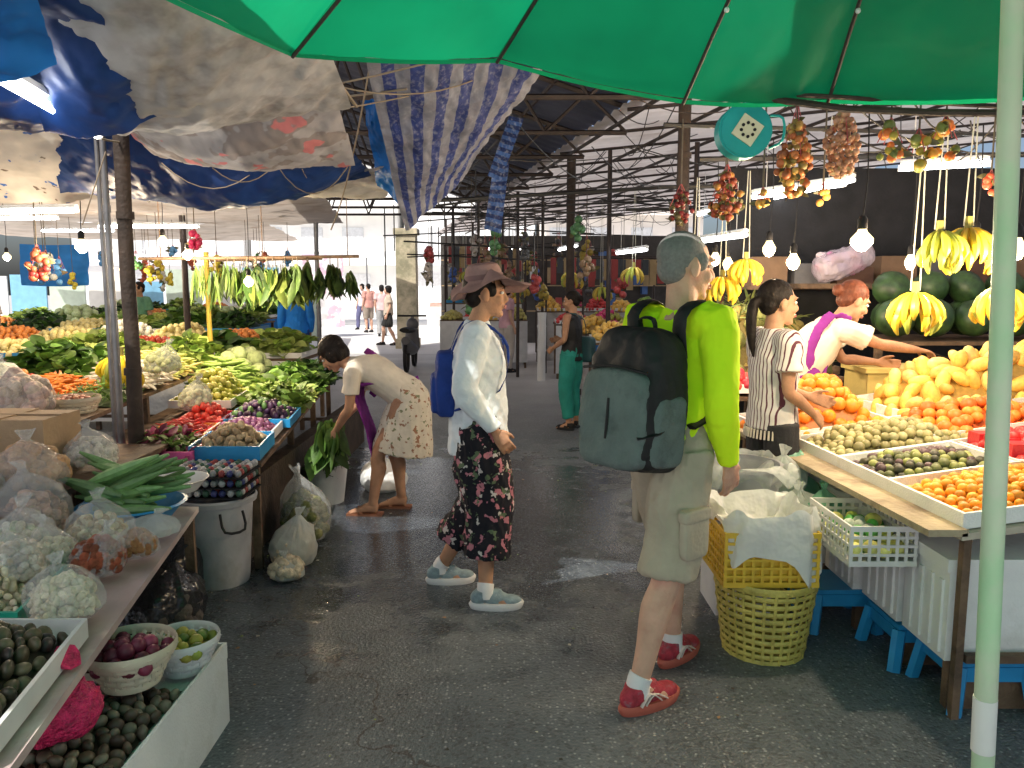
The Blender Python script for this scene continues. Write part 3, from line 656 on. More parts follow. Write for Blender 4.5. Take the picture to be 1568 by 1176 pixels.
for i in range(n):
    a=A(*rim[i]);b_=A(*rim[(i+1)%n]); NU,NV=14,16; V=[];F=[]
    for j in range(NV+1):
        v=j/NV
        for k in range(NU+1):
            u=k/NU; e=a+(b_-a)*u; p=apex+(e-apex)*v; p=p+A(0,0,-.045*math.sin(math.pi*u)*v*(1-.75*v)+.10*math.sin(math.pi*v)); 
            V.append(p)
    V=np.array(V); V[:,2]+=snoise(V,5,3)*.006
    for j in range(NV):
        for k in range(NU):
            q=j*(NU+1)+k; F.append((q,q+1,q+NU+2,q+NU+1))
    g.add(V,F,0)
    V=[];F=[]
    for k in range(NU+1):
        u=k/NU; e=a+(b_-a)*u+A(0,0,-.045*math.sin(math.pi*u)*.25); V+=[e,e+A(0,0,-.014)]
    F=[(2*k,2*k+2,2*k+3,2*k+1) for k in range(NU)]; g.add(V,F,0)
    rib=[apex+(a-apex)*v+A(0,0,.10*math.sin(math.pi*v)-.014) for v in np.linspace(0,1,8)]
    tube(g,rib,.006,seg=6,mi=1,sub=1)
    for v in (.55,.8): ell(g,apex+(a-apex)*v+A(0,0,.1*math.sin(math.pi*v)-.03),.008,mi=2,base=SPH_L)
tube(g,[apex+A(0,0,.08),apex-A(0,0,.5)],.02,seg=8,mi=1,sub=1)
mk('green_market_umbrella',g,[UG,DSTEEL,WHT])
g=Geo(); tube(g,[(-.1,2.72,2.36),(.55,2.66,2.25),(1.1,2.62,2.15),(1.8,2.5,2.11)],.012,seg=8); rope(g,(.0,2.7,2.34),(.75,2.62,2.2),.05,.005); rope(g,(.2,2.7,2.34),(.85,2.62,2.24),-.03,.004); tube(g,[(.75,2.64,2.21),(2.2,2.6,2.12)],.008,seg=6,sub=1)
mk('bamboo_rail',g,DWOOD)
PG=mat('green_pole_paint',(.42,.66,.4),.4,.1,3,.1,20,col2=(.62,.62,.5),thr=.48)
g=Geo(); tube(g,[(1.195,1.8,0),(1.17,1.8,.7),(1.145,1.8,1.4),(1.105,1.8,2.32)],[.026,.026,.025,.024],seg=16)
tube(g,[(1.178,1.8,.42),(1.174,1.8,.56)],.0275,seg=16,mi=1,sub=1)
tube(g,[(1.195,1.8,0),(1.195,1.8,.06)],.05,seg=16,mi=1,sub=1)
mk('green_pole',g,[PG,WHT])
# ================================================ LAMPS
def bulb(x,y,z,zt=None,r=.032,power=14,cfl=False):
    g=Geo(); zt=zt or z+.7
    lathe(g,[(0.001,-.045),(.018,-.04),(r,-.012),(r,.008),(.02,.035),(.014,.05)],(x,y,z),16,0)
    lathe(g,[(.016,.045),(.019,.05),(.019,.085),(.01,.1),(.001,.1)],(x,y,z),12,1)
    tube(g,[(x,y,z+.1),(x+.01,y,(z+zt)/2),(x,y,zt)],.003,seg=5,mi=1)
    mk('hanging_light_bulb',g,[BULB,BLK])
    l=bpy.data.lights.new('bulb_light','POINT'); l.energy=power*1.5; l.color=(1,.78,.52); l.shadow_soft_size=.035
    o=bpy.data.objects.new('bulb_light',l); o.location=(x,y-.0,z-.09); sc.collection.objects.link(o)
bulb(1.43,3.2,1.76,2.3,.044,22); bulb(1.48,4.5,1.79,2.4,.036,14); bulb(1.55,4.3,1.71,2.4,.036,14); bulb(2.13,3.6,1.77,2.3,.04,26)
bulb(2.4,4.7,1.72,2.4); bulb(1.38,5.3,1.76,2.4,.036); bulb(1.55,5.6,1.74,2.4,.036,16); bulb(2.0,3.1,1.72,2.3,.034,18)
for x,y,z in [(-2.75,5.0,1.83),(-2.9,6.5,1.95),(-2.7,6.5,1.84),(-2.2,6.5,1.62),(-5.5,8.5,1.9),(-5,10,1.8)]: bulb(x,y,z,2.5,.042,power=28)
def tubelight(a,b,zt=.4):
    g=Geo(); a=A(*a);b=A(*b); tube(g,[a,b],.018,seg=6,sub=1,mi=0)
    up=A(0,0,.035); tube(g,[a+up,b+up],[(.02,.03)]*2,seg=6,sub=1,mi=1)
    for e,q in ((a,1),(b,-1)): tube(g,[e-unit(b-a)*q*.012,e+unit(b-a)*q*.012],.02,seg=10,sub=1,mi=1)
    for e in (lerp(a,b,.15),lerp(a,b,.85)): tube(g,[e+up,e+up+A(0,0,zt)],.003,seg=4,sub=1,mi=1)
    mk('fluorescent_tube_light',g,[TUBEM,WPL])
for a,b in [((2.04,8.6,2.36),(2.2,7.5,2.36)),((2.3,6.9,2.35),(2.5,5.8,2.35)),((2.5,5.1,2.33),(2.95,4.9,2.33)),((3.0,4.6,2.25),(3.5,4.5,2.25)),((1.85,6.2,1.98),(1.7,7.4,1.99)),((1.55,9.0,2.0),(1.4,10.4,2.02)),
            ((1.0,12,2.2),(.8,13.3,2.2)),((-1.55,2.4,2.2),(-1.72,3.3,2.2)),((-3.6,6.5,2.2),(-4.8,6.7,2.2)),((-5.5,9.5,2.4),(-6.7,9.6,2.4)),((-3.8,9.5,2.3),(-5.0,9.5,2.3)),((-6.6,13,2.5),(-7.8,13,2.5)),((3.2,8.2,2.5),(4.4,8.2,2.5)),((-.9,17,2.4),(.2,17,2.4)),((1.75,5.7,2.22),(2.1,5.0,2.22))]:
    tubelight(a,b)
# ================================================ RIGHT FRUIT STALL
SH=-.06; YS=2.65
ORG=[(.85,.28,.02),(.9,.34,.03),(.8,.22,.02)]; TOM=[(.8,.16,.02),(.85,.24,.03)]
CLOTH=mat('pale_table_board',(.5,.45,.36),.7,.15,5,.2,30)
table('fruit_stall_table',1.58,3.6,2.62,4.8,.72,WOOD,SH,YS,.14,tm=CLOTH,lw=.014)
kw=dict(sh=SH,ys=YS,zs=.14,tray=FOAM)
heap('mandarin_pile',1.63,2.45,2.68,3.12,.73,.05,.022,[(.9,.42,.03),(.85,.34,.02)],**kw)
heap('passion_fruit_pile',1.63,2.1,3.18,3.55,.73,.05,.022,[(.05,.05,.03),(.12,.14,.05),(.09,.05,.06),(.3,.33,.1)],**kw)
heap('longan_pile',1.63,2.25,3.62,4.05,.73,.09,.024,[(.36,.33,.14),(.3,.27,.12),(.42,.4,.2)],**kw)
heap('orange_pile',1.55,2.1,4.12,4.72,.74,.24,.036,ORG,base=SPH,**kw)
heap('persimmon_pile',2.12,2.75,3.72,4.15,.81,.1,.034,TOM,**kw)
heap('mango_pile',2.3,3.5,4.2,4.8,.84,.24,.05,[(.85,.55,.12),(.9,.62,.2),(.85,.5,.1)],'mango',base=SPH,**kw)
heap('mango_pile',2.75,3.5,3.5,4.1,.88,.12,.05,[(.85,.55,.12),(.9,.62,.2)],'mango',base=SPH,**kw)
heap('red_fruit_pile',2.2,2.7,3.22,3.6,.8,.08,.03,[(.7,.03,.03),(.6,.02,.02)],**kw)
heap('mandarin_pile',2.5,3.4,2.68,3.1,.85,.05,.025,[(.8,.1,.03),(.7,.06,.02)],**kw)
g=Geo(); RED=mat('red_plastic',(.6,.03,.04),.4,.1,9,.1)
for i in range(3): box(g,2.15+i*.001,2.28,3.25+i*.12,3.34+i*.12,.84,.9,0)
mk('red_fruit_packets',g,RED,smooth=False)
g=Geo()
for i in range(6):
    y=2.70+i*.34; x=1.60-.06*(y-2.65)+.01*(i%2)
    box(g,x,x+.5,y,y+.31,.2,.54,0); box(g,x-.014,x+.51,y-.008,y+.318,.542,.59,0)
    for q in range(4): box(g,x-.01,x+.1,y+.03+q*.07,y+.055+q*.07,.22,.5,0)
    box(g,x+.03,x+.45,y+.02,y+.06,0,.2,1)
mk('foam_boxes',g,[FOAM,WOOD],smooth=False)
tarp('white_plastic_sheet',[(1.585,3.0,.60),(1.52,4.7,.62),(1.50,4.7,.40),(1.57,3.0,.45)],0,SHEET,.02,80,30,21,9)
BP=mat('blue_plastic',(.02,.26,.55),.4,.1,9,.05)
def stool(x,y,h=.26,w=.13,m=BP):
    g=Geo(); 
    box(g,x-w,x+w,y-w,y+w,h-.02,h)
    for sx in (-1,1):
        for sy in (-1,1):
            a=[(x+sx*w*.95,y+sy*w*.95,h-.021),(x+sx*w*1.15,y+sy*w*1.15,0)]; tube(g,a,[(.03,.022)]*2,seg=6,sub=1)
    for sy in (-1,1): box(g,x-w,x+w,y+sy*w*.98-.006,y+sy*w*.98+.006,h*.62,h-.021)
    for sx in (-1,1): box(g,x+sx*w*.98-.006,x+sx*w*.98+.006,y-w*.95,y+w*.95,h*.62,h-.021)
    mk('blue_plastic_stool',g,m,smooth=False)
stool(1.52,3.5,.2); stool(1.78,2.82,.2); stool(1.72,3.15,.19)
def crategeo(g,x0,x1,y0,y1,z0,z1,mi=0,nb=5,t=.008,vs=.035):
    for k in range(nb):
        z=z0+(z1-z0)*k/(nb-1); hh=.011 if 0<k<nb-1 else .022
        box(g,x0-t,x1+t,y0-t,y0,z-hh/2,z+hh/2,mi); box(g,x0-t,x1+t,y1,y1+t,z-hh/2,z+hh/2,mi)
        box(g,x0-t,x0,y0,y1,z-hh/2,z+hh/2,mi); box(g,x1,x1+t,y0,y1,z-hh/2,z+hh/2,mi)
    n=int((x1-x0)/vs); 
    for i in range(n+1):
        x=x0+(x1-x0)*i/n
        for y in (y0-t*.8,y1+t*.2): box(g,x-.006,x+.006,y,y+t*.6,z0,z1,mi)
    n=int((y1-y0)/vs)
    for i in range(n+1):
        y=y0+(y1-y0)*i/n
        for x in (x0-t*.8,x1+t*.2): box(g,x,x+t*.6,y-.006,y+.006,z0,z1,mi)
    box(g,x0,x1,y0,y1,z0,z0+.006,mi)
g=Geo(); crategeo(g,1.32,1.57,2.9,3.3,.5,.64,0); heapgeo(g,1.35,1.55,2.92,3.28,.55,.05,.03,[(.1,.45,.08),(.7,.7,.2),(.7,.75,.7)],mi=1)
for y in (2.93,3.1,3.27): tube(g,[(1.55,y,.64),(1.63,y,.69)],.004,seg=5,sub=1)
mk('white_produce_crate',g,[WPL,PROD])
g=Geo(); box(g,1.46,1.60,2.62,4.75,.70,.725); shear(g,SH,YS); mk('stall_edge_board',g,mat('weathered_board',(.4,.33,.22),.8,.2,8,.3,40,col2=(.2,.15,.1)),smooth=False)
def bag(name,x,y,z,r,h,film=FILM,cols=None,ir=.02,shape='ball',m=None,sq=(1,1)):
    g=Geo(); s=R.uniform(0,99); sd_=R.randrange(99)
    lathe(g,[(.01,.003),(r*.8,.008),(r,h*.14),(r*1.03,h*.28),(r*.98,h*.42),(r*.8,h*.57),(r*.5,h*.7),(r*.2,h*.8),(r*.1,h*.85),(r*.16,h*.92),(r*.24,h*1.0)],(0,0,0),44,0)
    V=g.v[0]; nz=snoise(V,1.1/r,sd_); ang=np.arctan2(V[:,1],V[:,0]); pl=np.sin(ang*11+V[:,2]*30+s)*.5+np.sin(ang*17+s)*.5
    fz=np.clip(V[:,2]/h,0,1); V[:,:2]*=(1+.15*nz+.14*pl*fz)[:,None]; V[:,2]*=1+.08*nz; lean=R.uniform(-.3,.3)*r; V[:,0]+=lean*fz**2*2; V[:,1]+=R.uniform(-.25,.25)*r*fz**2*2
    V[:,2]=np.maximum(V[:,2],.002); g.v[0]=V+A(x,y,z)
    if cols:
        rr=r*.85
        for i in range(int(min(340,14*(r/ir)**2*.65))):
            a=R.uniform(0,6.28); q=rr*math.sqrt(R.random()); zz=R.uniform(.02,h*.55)*(1-.5*(q/rr)**2)
            c=np.array(cols[R.randrange(len(cols))])*R.uniform(.8,1.15)
            V=SPH_L[0]*ir*np.array(SHAPES.get(shape,(1,1,1))); e=rnd_rot(1)[0]
            g.add(V@e.T+A(x+q*math.cos(a),y+q*math.sin(a),z+ir+zz),SPH_L[1],1,c)
    g.map(lambda v:(v-A(x,y,0))*A(sq[0],sq[1],1)+A(x,y,0))
    mk(name,g,[film,m or MATTEP])
bag('green_plastic_bag',1.42,3.75,.45,.12,.26,GFILM); bag('white_plastic_bag',1.34,3.5,.42,.13,.26,MILK); bag('white_plastic_bag',1.33,3.75,.55,.12,.24,MILK); bag('green_plastic_bag',1.42,3.42,.5,.09,.18,GFILM); bag('green_plastic_bag',1.40,3.88,.62,.09,.2,GFILM)
def basket(name,x,y,z,r0,r1,h,m,nr=9,nv=30,solid=None):
    g=Geo()
    for k in range(nr):
        t=k/(nr-1); r=r0+(r1-r0)*t; zz=z+h*t
        pts=[(x+r*math.cos(a)+.0,y+r*math.sin(a),zz) for a in np.linspace(0,2*math.pi,37)]
        w_=.010 if 0<k<nr-1 else .016
        tube(g,pts,[(w_,.004)]*37,seg=6,sub=1,cap=False,side=(0,0,1))
    for j in range(nv):
        a=2*math.pi*j/nv
        tube(g,[(x+(r0+(r1-r0)*t+.004*(1 if (int(t*(nr-1)+j)%2) else -1))*math.cos(a),y+(r0+(r1-r0)*t+.004*(1 if (int(t*(nr-1)+j)%2) else -1))*math.sin(a),z+h*t) for t in np.linspace(0,1,nr)],[(.003,.007)]*nr,seg=6,sub=1,side=(math.cos(a),math.sin(a),0))
    lathe(g,[(.001,.004),(r0,.004)],(x,y,z),24,0)
    if solid: heapgeo(g,x-r1*.68,x+r1*.68,y-r1*.68,y+r1*.68,z+h*.7,h*.35,solid[0],solid[1],mi=1)
    mk(name,g,[m,PROD])
WICK=mat('yellow_green_wicker',(.5,.43,.1),.55,.25,14,.3,50)
basket('wicker_basket',1.1,3.22,.0,.17,.215,.33,WICK,nr=11)
YC=mat('yellow_crate_plastic',(.7,.46,.04),.45,.12,9,.1); GREYP=mat('grey_plastic',(.33,.34,.36),.5,.12,5,.1,30)
g=Geo(); crategeo(g,.88,1.26,3.06,3.4,.35,.56,0,nb=7); 
mk('yellow_plastic_crate',g,YC,smooth=False)
g=Geo(); box(g,.89,1.25,3.07,3.39,.36,.50,0); mk('folded_carton',g,YC,smooth=False)
def liner(name,cx,cy,hx,hy,zt,drop,ph=2.6,m=SHEET):
    g=Geo(); n=90; per=[]
    for i in range(n):
        a=2*math.pi*i/n; c_,s_=math.cos(a),math.sin(a); e=.45
        per.append((math.copysign(abs(c_)**e,c_),math.copysign(abs(s_)**e,s_),a))
    V=[]
    for k,(rr,zz) in enumerate([(.001,-.13),(.6,-.12),(.85,-.09),(.93,-.03),(1.02,.0),(1.1,-.25),(1.14,-.6),(1.17,-1.0)]):
        for (px,py,a) in per:
            fac=max(0,math.sin(a+ph))*.9+.25+.2*math.sin(5*a)
            z_=zt+zz if k<5 else zt+zz*drop*fac
            q=rr+(.035*math.sin(a*9+k)+.02*math.sin(a*21+k*2))*min(1,rr*2)
            V.append((cx+px*hx*q,cy+py*hy*q,z_+.016*math.sin(a*7+k)))
    F=[(k*n+j,k*n+(j+1)%n,(k+1)*n+(j+1)%n,(k+1)*n+j) for k in range(7) for j in range(n)]
    g.add(V,F); mk(name,g,m)
liner('white_plastic_liner',1.07,3.23,.19,.17,.65,.24)
g=Geo(); lathe(g,[(.001,0),(.15,.0),(.19,.25),(.2,.25),(.205,.27),(.19,.27),(.185,.03),(.001,.03)],(1.1,3.66,.46),28); mk('grey_tub',g,GREYP)
liner('white_plastic_liner',1.1,3.66,.2,.2,.74,.2,-1.2,MILK)
g=Geo(); box(g,.98,1.25,3.55,3.85,.0,.41); box(g,.97,1.26,3.54,3.86,.415,.455); mk('foam_box',g,FOAM,smooth=False)
bag('blue_plastic_bag',1.28,3.22,.34,.06,.16,mat('blue_bag',(.03,.2,.5),.3,.1,9,.8,14))
g=Geo(); TEAL=mat('teal_enamel',(.02,.36,.34),.35,.1,9,.05); x,y,z=.87,3.0,2.15
def disc(g,c,r,t,mi,seg=32,rot=0):
    V=[];F=[]
    for yy in (-t,t):
        for j in range(seg): a=2*math.pi*j/seg+rot; V.append((c[0]+r*math.cos(a),c[1]+yy,c[2]+r*math.sin(a)))
    F=[(j,(j+1)%seg,seg+(j+1)%seg,seg+j) for j in range(seg)]+[tuple(range(seg))[::-1],tuple(range(seg,2*seg))]
    g.add(V,F,mi)
disc(g,(x,y,z),.1,.035,0); disc(g,(x,y-.036,z),.092,.004,0); disc(g,(x+.005,y-.043,z),.062,.003,1,4,.2)
for k in range(8): a=k*.785; disc(g,(x+.005+.025*math.cos(a),y-.048,z+.025*math.sin(a)),.006,.002,2,8)
tube(g,[(x,y,z+.1),(x,y,z+.14),(x+.02,y,z+.17),(x,y,z+.19)],.005,seg=6,mi=2); tube(g,[(x+.1,y,z-.06),(x+.15,y,z-.03),(x+.15,y,z+.05),(x+.1,y,z+.06)],.005,seg=6,mi=0)
mk('hanging_scale',g,[TEAL,mat('cream_dial',(.7,.68,.45),.5,.05),BLK])
def cluster(name,x,y,z,r,h,ir,cols,n=40,top=2.45,net=False):
    g=Geo()
    for i in range(n):
        a=R.uniform(0,6.28); t=R.random(); q=r*math.sqrt(R.random())*(math.sin(math.pi*(.15+.8*t)))
        c=np.array(cols[R.randrange(len(cols))])*R.uniform(.7,1.2)
        ell(g,(x+q*math.cos(a),y+q*math.sin(a),z-h/2+h*t),ir*R.uniform(.7,1.15),base=SPH_M,col=c)
        if i%2==0:
            V=LEAFB[0]*ir*2.4; e=rnd_rot(1)[0]; g.add(V@e.T+A(x+q*math.cos(a),y+q*math.sin(a),z-h/2+h*t),LEAFB[1],0,(.1,.09,.03) if not net else (.4,.3,.15))
    tube(g,[(x,y,z+h*.3),(x,y,top)],.004,seg=5,sub=1,c=(.1,.08,.05)); 
    for k in range(4): a=k*1.57; tube(g,[(x+r*.8*math.cos(a),y+r*.8*math.sin(a),z),(x,y,z+h*.75)],.002,seg=4,sub=1,c=(.5,.1,.1))
    mk(name,g,PROD)
cluster('dried_fruit_bundle',1.18,3.3,2.1,.075,.3,.017,[(.5,.16,.04),(.35,.1,.03),(.6,.35,.08),(.3,.22,.05)],90)
cluster('peanut_net_bag',1.37,3.3,2.16,.07,.26,.013,[(.5,.25,.14),(.55,.3,.18)],190,net=True)
cluster('salak_bunch',.98,3.6,1.98,.08,.2,.016,[(.35,.06,.03),(.25,.05,.02),(.45,.2,.04),(.15,.14,.03)],60)
cluster('salak_bunch',.90,4.2,2.0,.07,.16,.016,[(.25,.03,.03),(.2,.02,.02),(.1,.08,.03)],40)
cluster('salak_bunch',1.08,4.0,2.0,.07,.16,.016,[(.35,.05,.03),(.3,.04,.02),(.4,.2,.05)],40)
for x,z in [(1.45,2.12),(1.66,2.13),(1.56,2.08)]: cluster('hanging_mandarin_bunch',x,3.05,z,.06,.13,.02,[(.85,.35,.04),(.8,.2,.03),(.5,.4,.05),(.2,.25,.05)],14)
cluster('hanging_mandarin_bunch',1.38,3.5,1.98,.025,.08,.016,[(.8,.4,.08)],6); cluster('hanging_mandarin_bunch',2.0,3.3,2.0,.03,.08,.02,[(.8,.12,.05)],5); cluster('hanging_mandarin_bunch',1.05,3.3,1.93,.03,.08,.016,[(.8,.4,.08)],6)
BAN=mat('banana_skin',attr=True,rough=.5,var=.15,sc_=14,bump=0)
def bananas(name,x,y,z,s=1,n=8,top=2.4,col=(.8,.55,.04),rows=2,yaw=0):
    g=Geo()
    for rw in range(rows):
        for i in range(n):
            f=(i/(n-1)-.5)*2; a=yaw+f*1.5; d=unit(A(math.sin(a),-math.cos(a)*.8+rw*.35,0)); o=A(x,y,z+.06*s-.04*rw*s)
            L_=s*R.uniform(.11,.15); cc=np.array(col)*R.uniform(.75,1.15); ou=R.uniform(.8,1.15)*(1-.12*rw)
            if R.random()<.2: cc=np.array((.4,.45,.06))
            tube(g,[o,o+d*.035*s+A(0,0,.004*s),o+d*.085*s*ou+A(0,0,-L_*.3),o+d*.105*s*ou+A(0,0,-L_*.7),o+d*.085*s*ou+A(0,0,-L_)],[.006*s,.009*s,.0185*s,.0165*s,.005*s],seg=7,sub=2,c=cc)
    tube(g,[(x,y,z+.0*s),(x,y,z+.12*s)],.016*s,seg=8,sub=1,c=(.35,.32,.08))
    for q in (-.02,.02): tube(g,[(x+q,y,z+.08*s),(x+q*.3,y,top)],.003,seg=5,sub=1,c=(.6,.6,.5))
    mk(name,g,BAN)
bananas('banana_bunch',1.80,3.3,1.74,.9,8,2.3,(.5,.5,.05),yaw=.5); bananas('banana_bunch',1.95,3.35,1.75,1.0,8,2.3,yaw=-.4); bananas('banana_bunch',1.74,3.35,1.48,.95,9,2.2)
bananas('banana_bunch',1.5,5.0,1.68,.95,8,2.3); bananas('banana_bunch',1.38,5.1,1.57,.95,8,2.3); bananas('banana_bunch',2.2,3.5,1.5,1.0,9,2.2); bananas('banana_bunch',1.25,5.3,1.58,1,8,2.3)
WM=mat('watermelon_skin',(.03,.07,.02),.45,.4,18,0,20,col2=(.01,.03,.01))
table('melon_shelf',2.55,5.2,5.4,6.3,1.2,WOOD)
g=Geo()
for k in range(2):
    for j in range(2):
        for i in range(9):
            x=2.75+i*.28+.1*j; 
            if k==1 and j==0: continue
            ell(g,(x,5.55+.28*j,1.33+.21*k*(1 if j else 0)+.02),(.15*R.uniform(.85,1.05),.14,.135*R.uniform(.85,1.05)),rot=(R.uniform(0,3),R.uniform(0,3),0))
mk('watermelon_pile',g,WM)
heap('pineapple_pile',1.35,2.35,5.6,6.4,.95,.4,.075,[(.22,.17,.04),(.3,.22,.05),(.16,.17,.05)],'oval',m=MATTEP,base=SPH,tray=WOOD)
g=Geo(); heapgeo(g,1.35,2.35,5.6,6.4,1.02,.42,.08,[(.16,.22,.07),(.22,.26,.08)],'stem',mound=False); mk('pineapple_leaves',g,LEAF)
table('fruit_table',1.3,2.4,5.5,6.5,.94,WOOD)
heap('apple_pile',1.05,1.6,4.95,5.35,.9,.16,.038,[(.65,.03,.04),(.5,.02,.05),(.7,.1,.08)],tray=FOAM); table('fruit_table',1.0,1.7,4.9,5.4,.88,WOOD)
g=Geo(); box(g,2.3,3.6,4.95,5.3,.0,1.02); box(g,2.28,3.62,4.93,5.32,1.02,1.05); mk('cardboard_display',g,mat('yellow_card',(.6,.48,.16),.7,.1,4,.1),smooth=False)
g=Geo(); box(g,1.9,6.5,6.9,6.95,0,2.6); mk('dark_shade_net_wall',g,mat('black_net',(.012,.012,.014),.8,.4,6,.3),smooth=False)
g=Geo(); box(g,1.9,5.2,6.45,6.8,1.55,1.58); 
for i in range(9):
    x=2.0+i*.36; hh=R.uniform(.15,.35); box(g,x,x+.3,6.5,6.75,1.581,1.58+hh,1+i%3)
mk('stock_shelf',g,[WOOD,mat('faded_carton',(.2,.12,.07),.7),mat('grey_carton',(.12,.12,.13),.7),mat('brown_carton',(.12,.06,.04),.7)],smooth=False)
g=Geo(); V,F=sphere_base(48,30,.6); P=V*A(.24,.13,.115); P=P@np.array(Euler((0,-.3,.1)).to_matrix()).T+A(2.68,6.33,1.77); g.add(P,F); g.map(lambda v:v+np.stack([snoise(v,9,2)]*3,1)*.02+np.stack([snoise(v,26,4)]*3,1)*.008)
for i in range(26): ell(g,(2.68+R.uniform(-.17,.17),6.33+R.uniform(-.07,.07),1.77+R.uniform(-.06,.06)),(.06,.04,.035),rot=(R.random(),R.random(),R.random()),mi=1,base=SPH_L,col=R.choice([(.5,.2,.35),(.6,.5,.55),(.3,.25,.5),(.6,.35,.45)]))
mk('pink_goods_plastic_bag',g,[mat('pinkish_film',(.7,.6,.68),.22,.15,9,1.0,24,alpha=.5),MATTEP])
g=Geo(); box(g,2.3,3.2,6.2,6.5,1.56,1.6); mk('bundle_shelf',g,WOOD,smooth=False)
FR=[('mango_pile',[(.8,.5,.1)],'mango',.05),('apple_pile',[(.6,.05,.05)],'ball',.04),('orange_pile',ORG,'ball',.04),('lime_pile',[(.2,.35,.05)],'ball',.03),('dragon_fruit_pile',[(.55,.03,.15),(.3,.3,.05)],'oval',.05),('pear_pile',[(.55,.5,.15)],'ball',.04)]
def stallrow(xl,xr,y,d,z,n,kinds,skirt=True):
    table('stall_table',xl,xr,y,y+d,z,WOOD); wdt=(xr-xl)/n
    for i in range(n):
        nm,cols,shp,r=kinds[R.randrange(len(kinds))]
        heap(nm,xl+i*wdt+.05,xl+(i+1)*wdt-.05,y+.06,y+d-.06,z+.005,R.uniform(.1,.22),r,cols,shp,base=SPH_L,tray=R.choice([FOAM,WPL,None,BP]),dens=1.9)
    if skirt:
        tarp('stall_cloth',[(xl,y-.02,z-.03),(xr,y-.02,z-.03),(xr,y-.05,.12),(xl,y-.05,.1)],0,R.choice([SHEET,SACK,MBLUE,WPL]),.02,40,12,R.randrange(50),5)
stallrow(1.1,2.6,8.0,.8,.85,3,FR); stallrow(1.0,2.8,9.4,.8,.9,3,FR); stallrow(.95,2.6,11.2,.9,.9,3,FR); stallrow(.75,2.6,13.2,.9,.95,3,FR)
stallrow(-1.4,.3,15,.9,.95,4,FR); stallrow(-1.5,.2,17.5,.9,.95,4,FR); stallrow(-1.4,.2,16.2,.7,1.25,4,FR); stallrow(.5,3,15.5,.9,1.1,5,FR)
for x,y in [(-.9,15.2),(-.3,15.4),(.2,15.3),(-1.1,17.6),(.9,11.5),(1.3,11.3),(1.0,13.4),(1.5,9.6),(-.6,17),(.0,16.6),(1.8,8.3)]:
    bananas('banana_bunch',x,y,R.uniform(1.4,1.8),1.3,6,2.8,(.55,.4,.05),rows=1)
for i in range(44):
    x=R.uniform(-1.4,2.2); y=R.uniform(9.5,18.5); cluster('hanging_goods_bag',x,y,R.uniform(1.4,2.4),R.uniform(.05,.12),R.uniform(.2,.5),.05,[R.choice([(.4,.06,.06),(.05,.12,.4),(.5,.45,.4),(.4,.3,.05),(.08,.08,.08),(.1,.25,.1),(.3,.2,.12)])],12,2.9)
def rack(name,x,y,w_,z0,z1,m1):
    g=Geo()
    for i in range(int(w_/.12)):
        hh=R.uniform(.2,.5); xx=x+i*.12; box(g,xx,xx+.1,y,y+.05,z1-hh,z1,i%3)
    tube(g,[(x-.1,y+.02,z1+.02),(x+w_+.1,y+.02,z1+.02)],.015,seg=5,sub=1,mi=3); 
    for q in (x-.08,x+w_+.08): tube(g,[(q,y+.02,0),(q,y+.02,z1+.02)],.02,seg=5,sub=1,mi=3)
    mk(name,g,m1+[DSTEEL],smooth=False)
rk=[mat('pack_red',(.3,.04,.04),.5),mat('pack_dark',(.04,.05,.06),.5),mat('pack_tan',(.35,.25,.12),.5)]
rack('hanging_packet_rack',.7,14.1,1.8,1.2,2.1,rk); rack('hanging_packet_rack',-1.3,18.6,1.8,1.2,2.2,rk); rack('hanging_packet_rack',1.2,12.2,1.6,1.2,2.0,rk); rack('hanging_packet_rack',-1.3,16.0,1.5,1.2,2.4,rk)
g=Geo(); box(g,-2.0,8,21.9,22.0,0,3.0,0)
for i in range(40):
    x=-1.9+i*.24; z=R.uniform(.3,2.2); box(g,x,x+R.uniform(.12,.22),21.6,21.89,z,z+R.uniform(.2,.5),1+R.randrange(4))
for z in (.9,1.6,2.3): box(g,-1.95,7.5,21.5,21.6,z,z+.03,4)
mk('rear_shop_shelves',g,[mat('dark_shop_wall',(.06,.055,.05),.8),mat('goods_red',(.35,.06,.05),.6),mat('goods_white',(.6,.6,.58),.6),mat('goods_blue',(.06,.14,.35),.6),mat('goods_tan',(.35,.25,.14),.6)],smooth=False)
# ================================================ LEFT STALLS
S1=-.2;Y1=1.78
PINKT=mat('pinkish_table_board',(.5,.38,.37),.5,.15,5,.1,30,col2=(.6,.55,.5))
table('vegetable_table',-2.7,-1.13,1.4,3.55,.55,WOOD,S1,Y1,tm=PINKT)
k1=dict(sh=S1,ys=Y1)
heap('water_chestnut_pile',-1.95,-1.2,1.55,2.12,.56,.12,.024,[(.05,.045,.025),(.08,.07,.035),(.035,.03,.025),(.14,.13,.07)],'flat',tray=WPL,base=SPH,**k1)
heap('peeled_garlic_pile',-1.85,-1.42,2.22,2.6,.56,.17,.015,[(.7,.62,.42),(.75,.68,.5)],'oval',m=MATTEP,tray=mat('green_tray',(.02,.35,.25),.4),**k1)
bag('peeled_garlic_bag',-1.36,2.24,.57,.10,.22,FILM,[(.72,.66,.48),(.66,.6,.4)],.015,'oval'); bag('sauce_bag',-1.45,2.6,.57,.09,.2,FILM,[(.3,.07,.03),(.2,.05,.02)],.02)
bag('bean_bag',-1.6,2.88,.57,.11,.22,FILM,[(.6,.55,.35),(.4,.3,.15)],.016); bag('white_plastic_bag',-1.48,3.02,.57,.09,.1,MILK,sq=(1.3,1))
bag('bean_bag',-1.78,2.68,.57,.12,.26,FILM,[(.45,.5,.3),(.6,.55,.4)],.016)
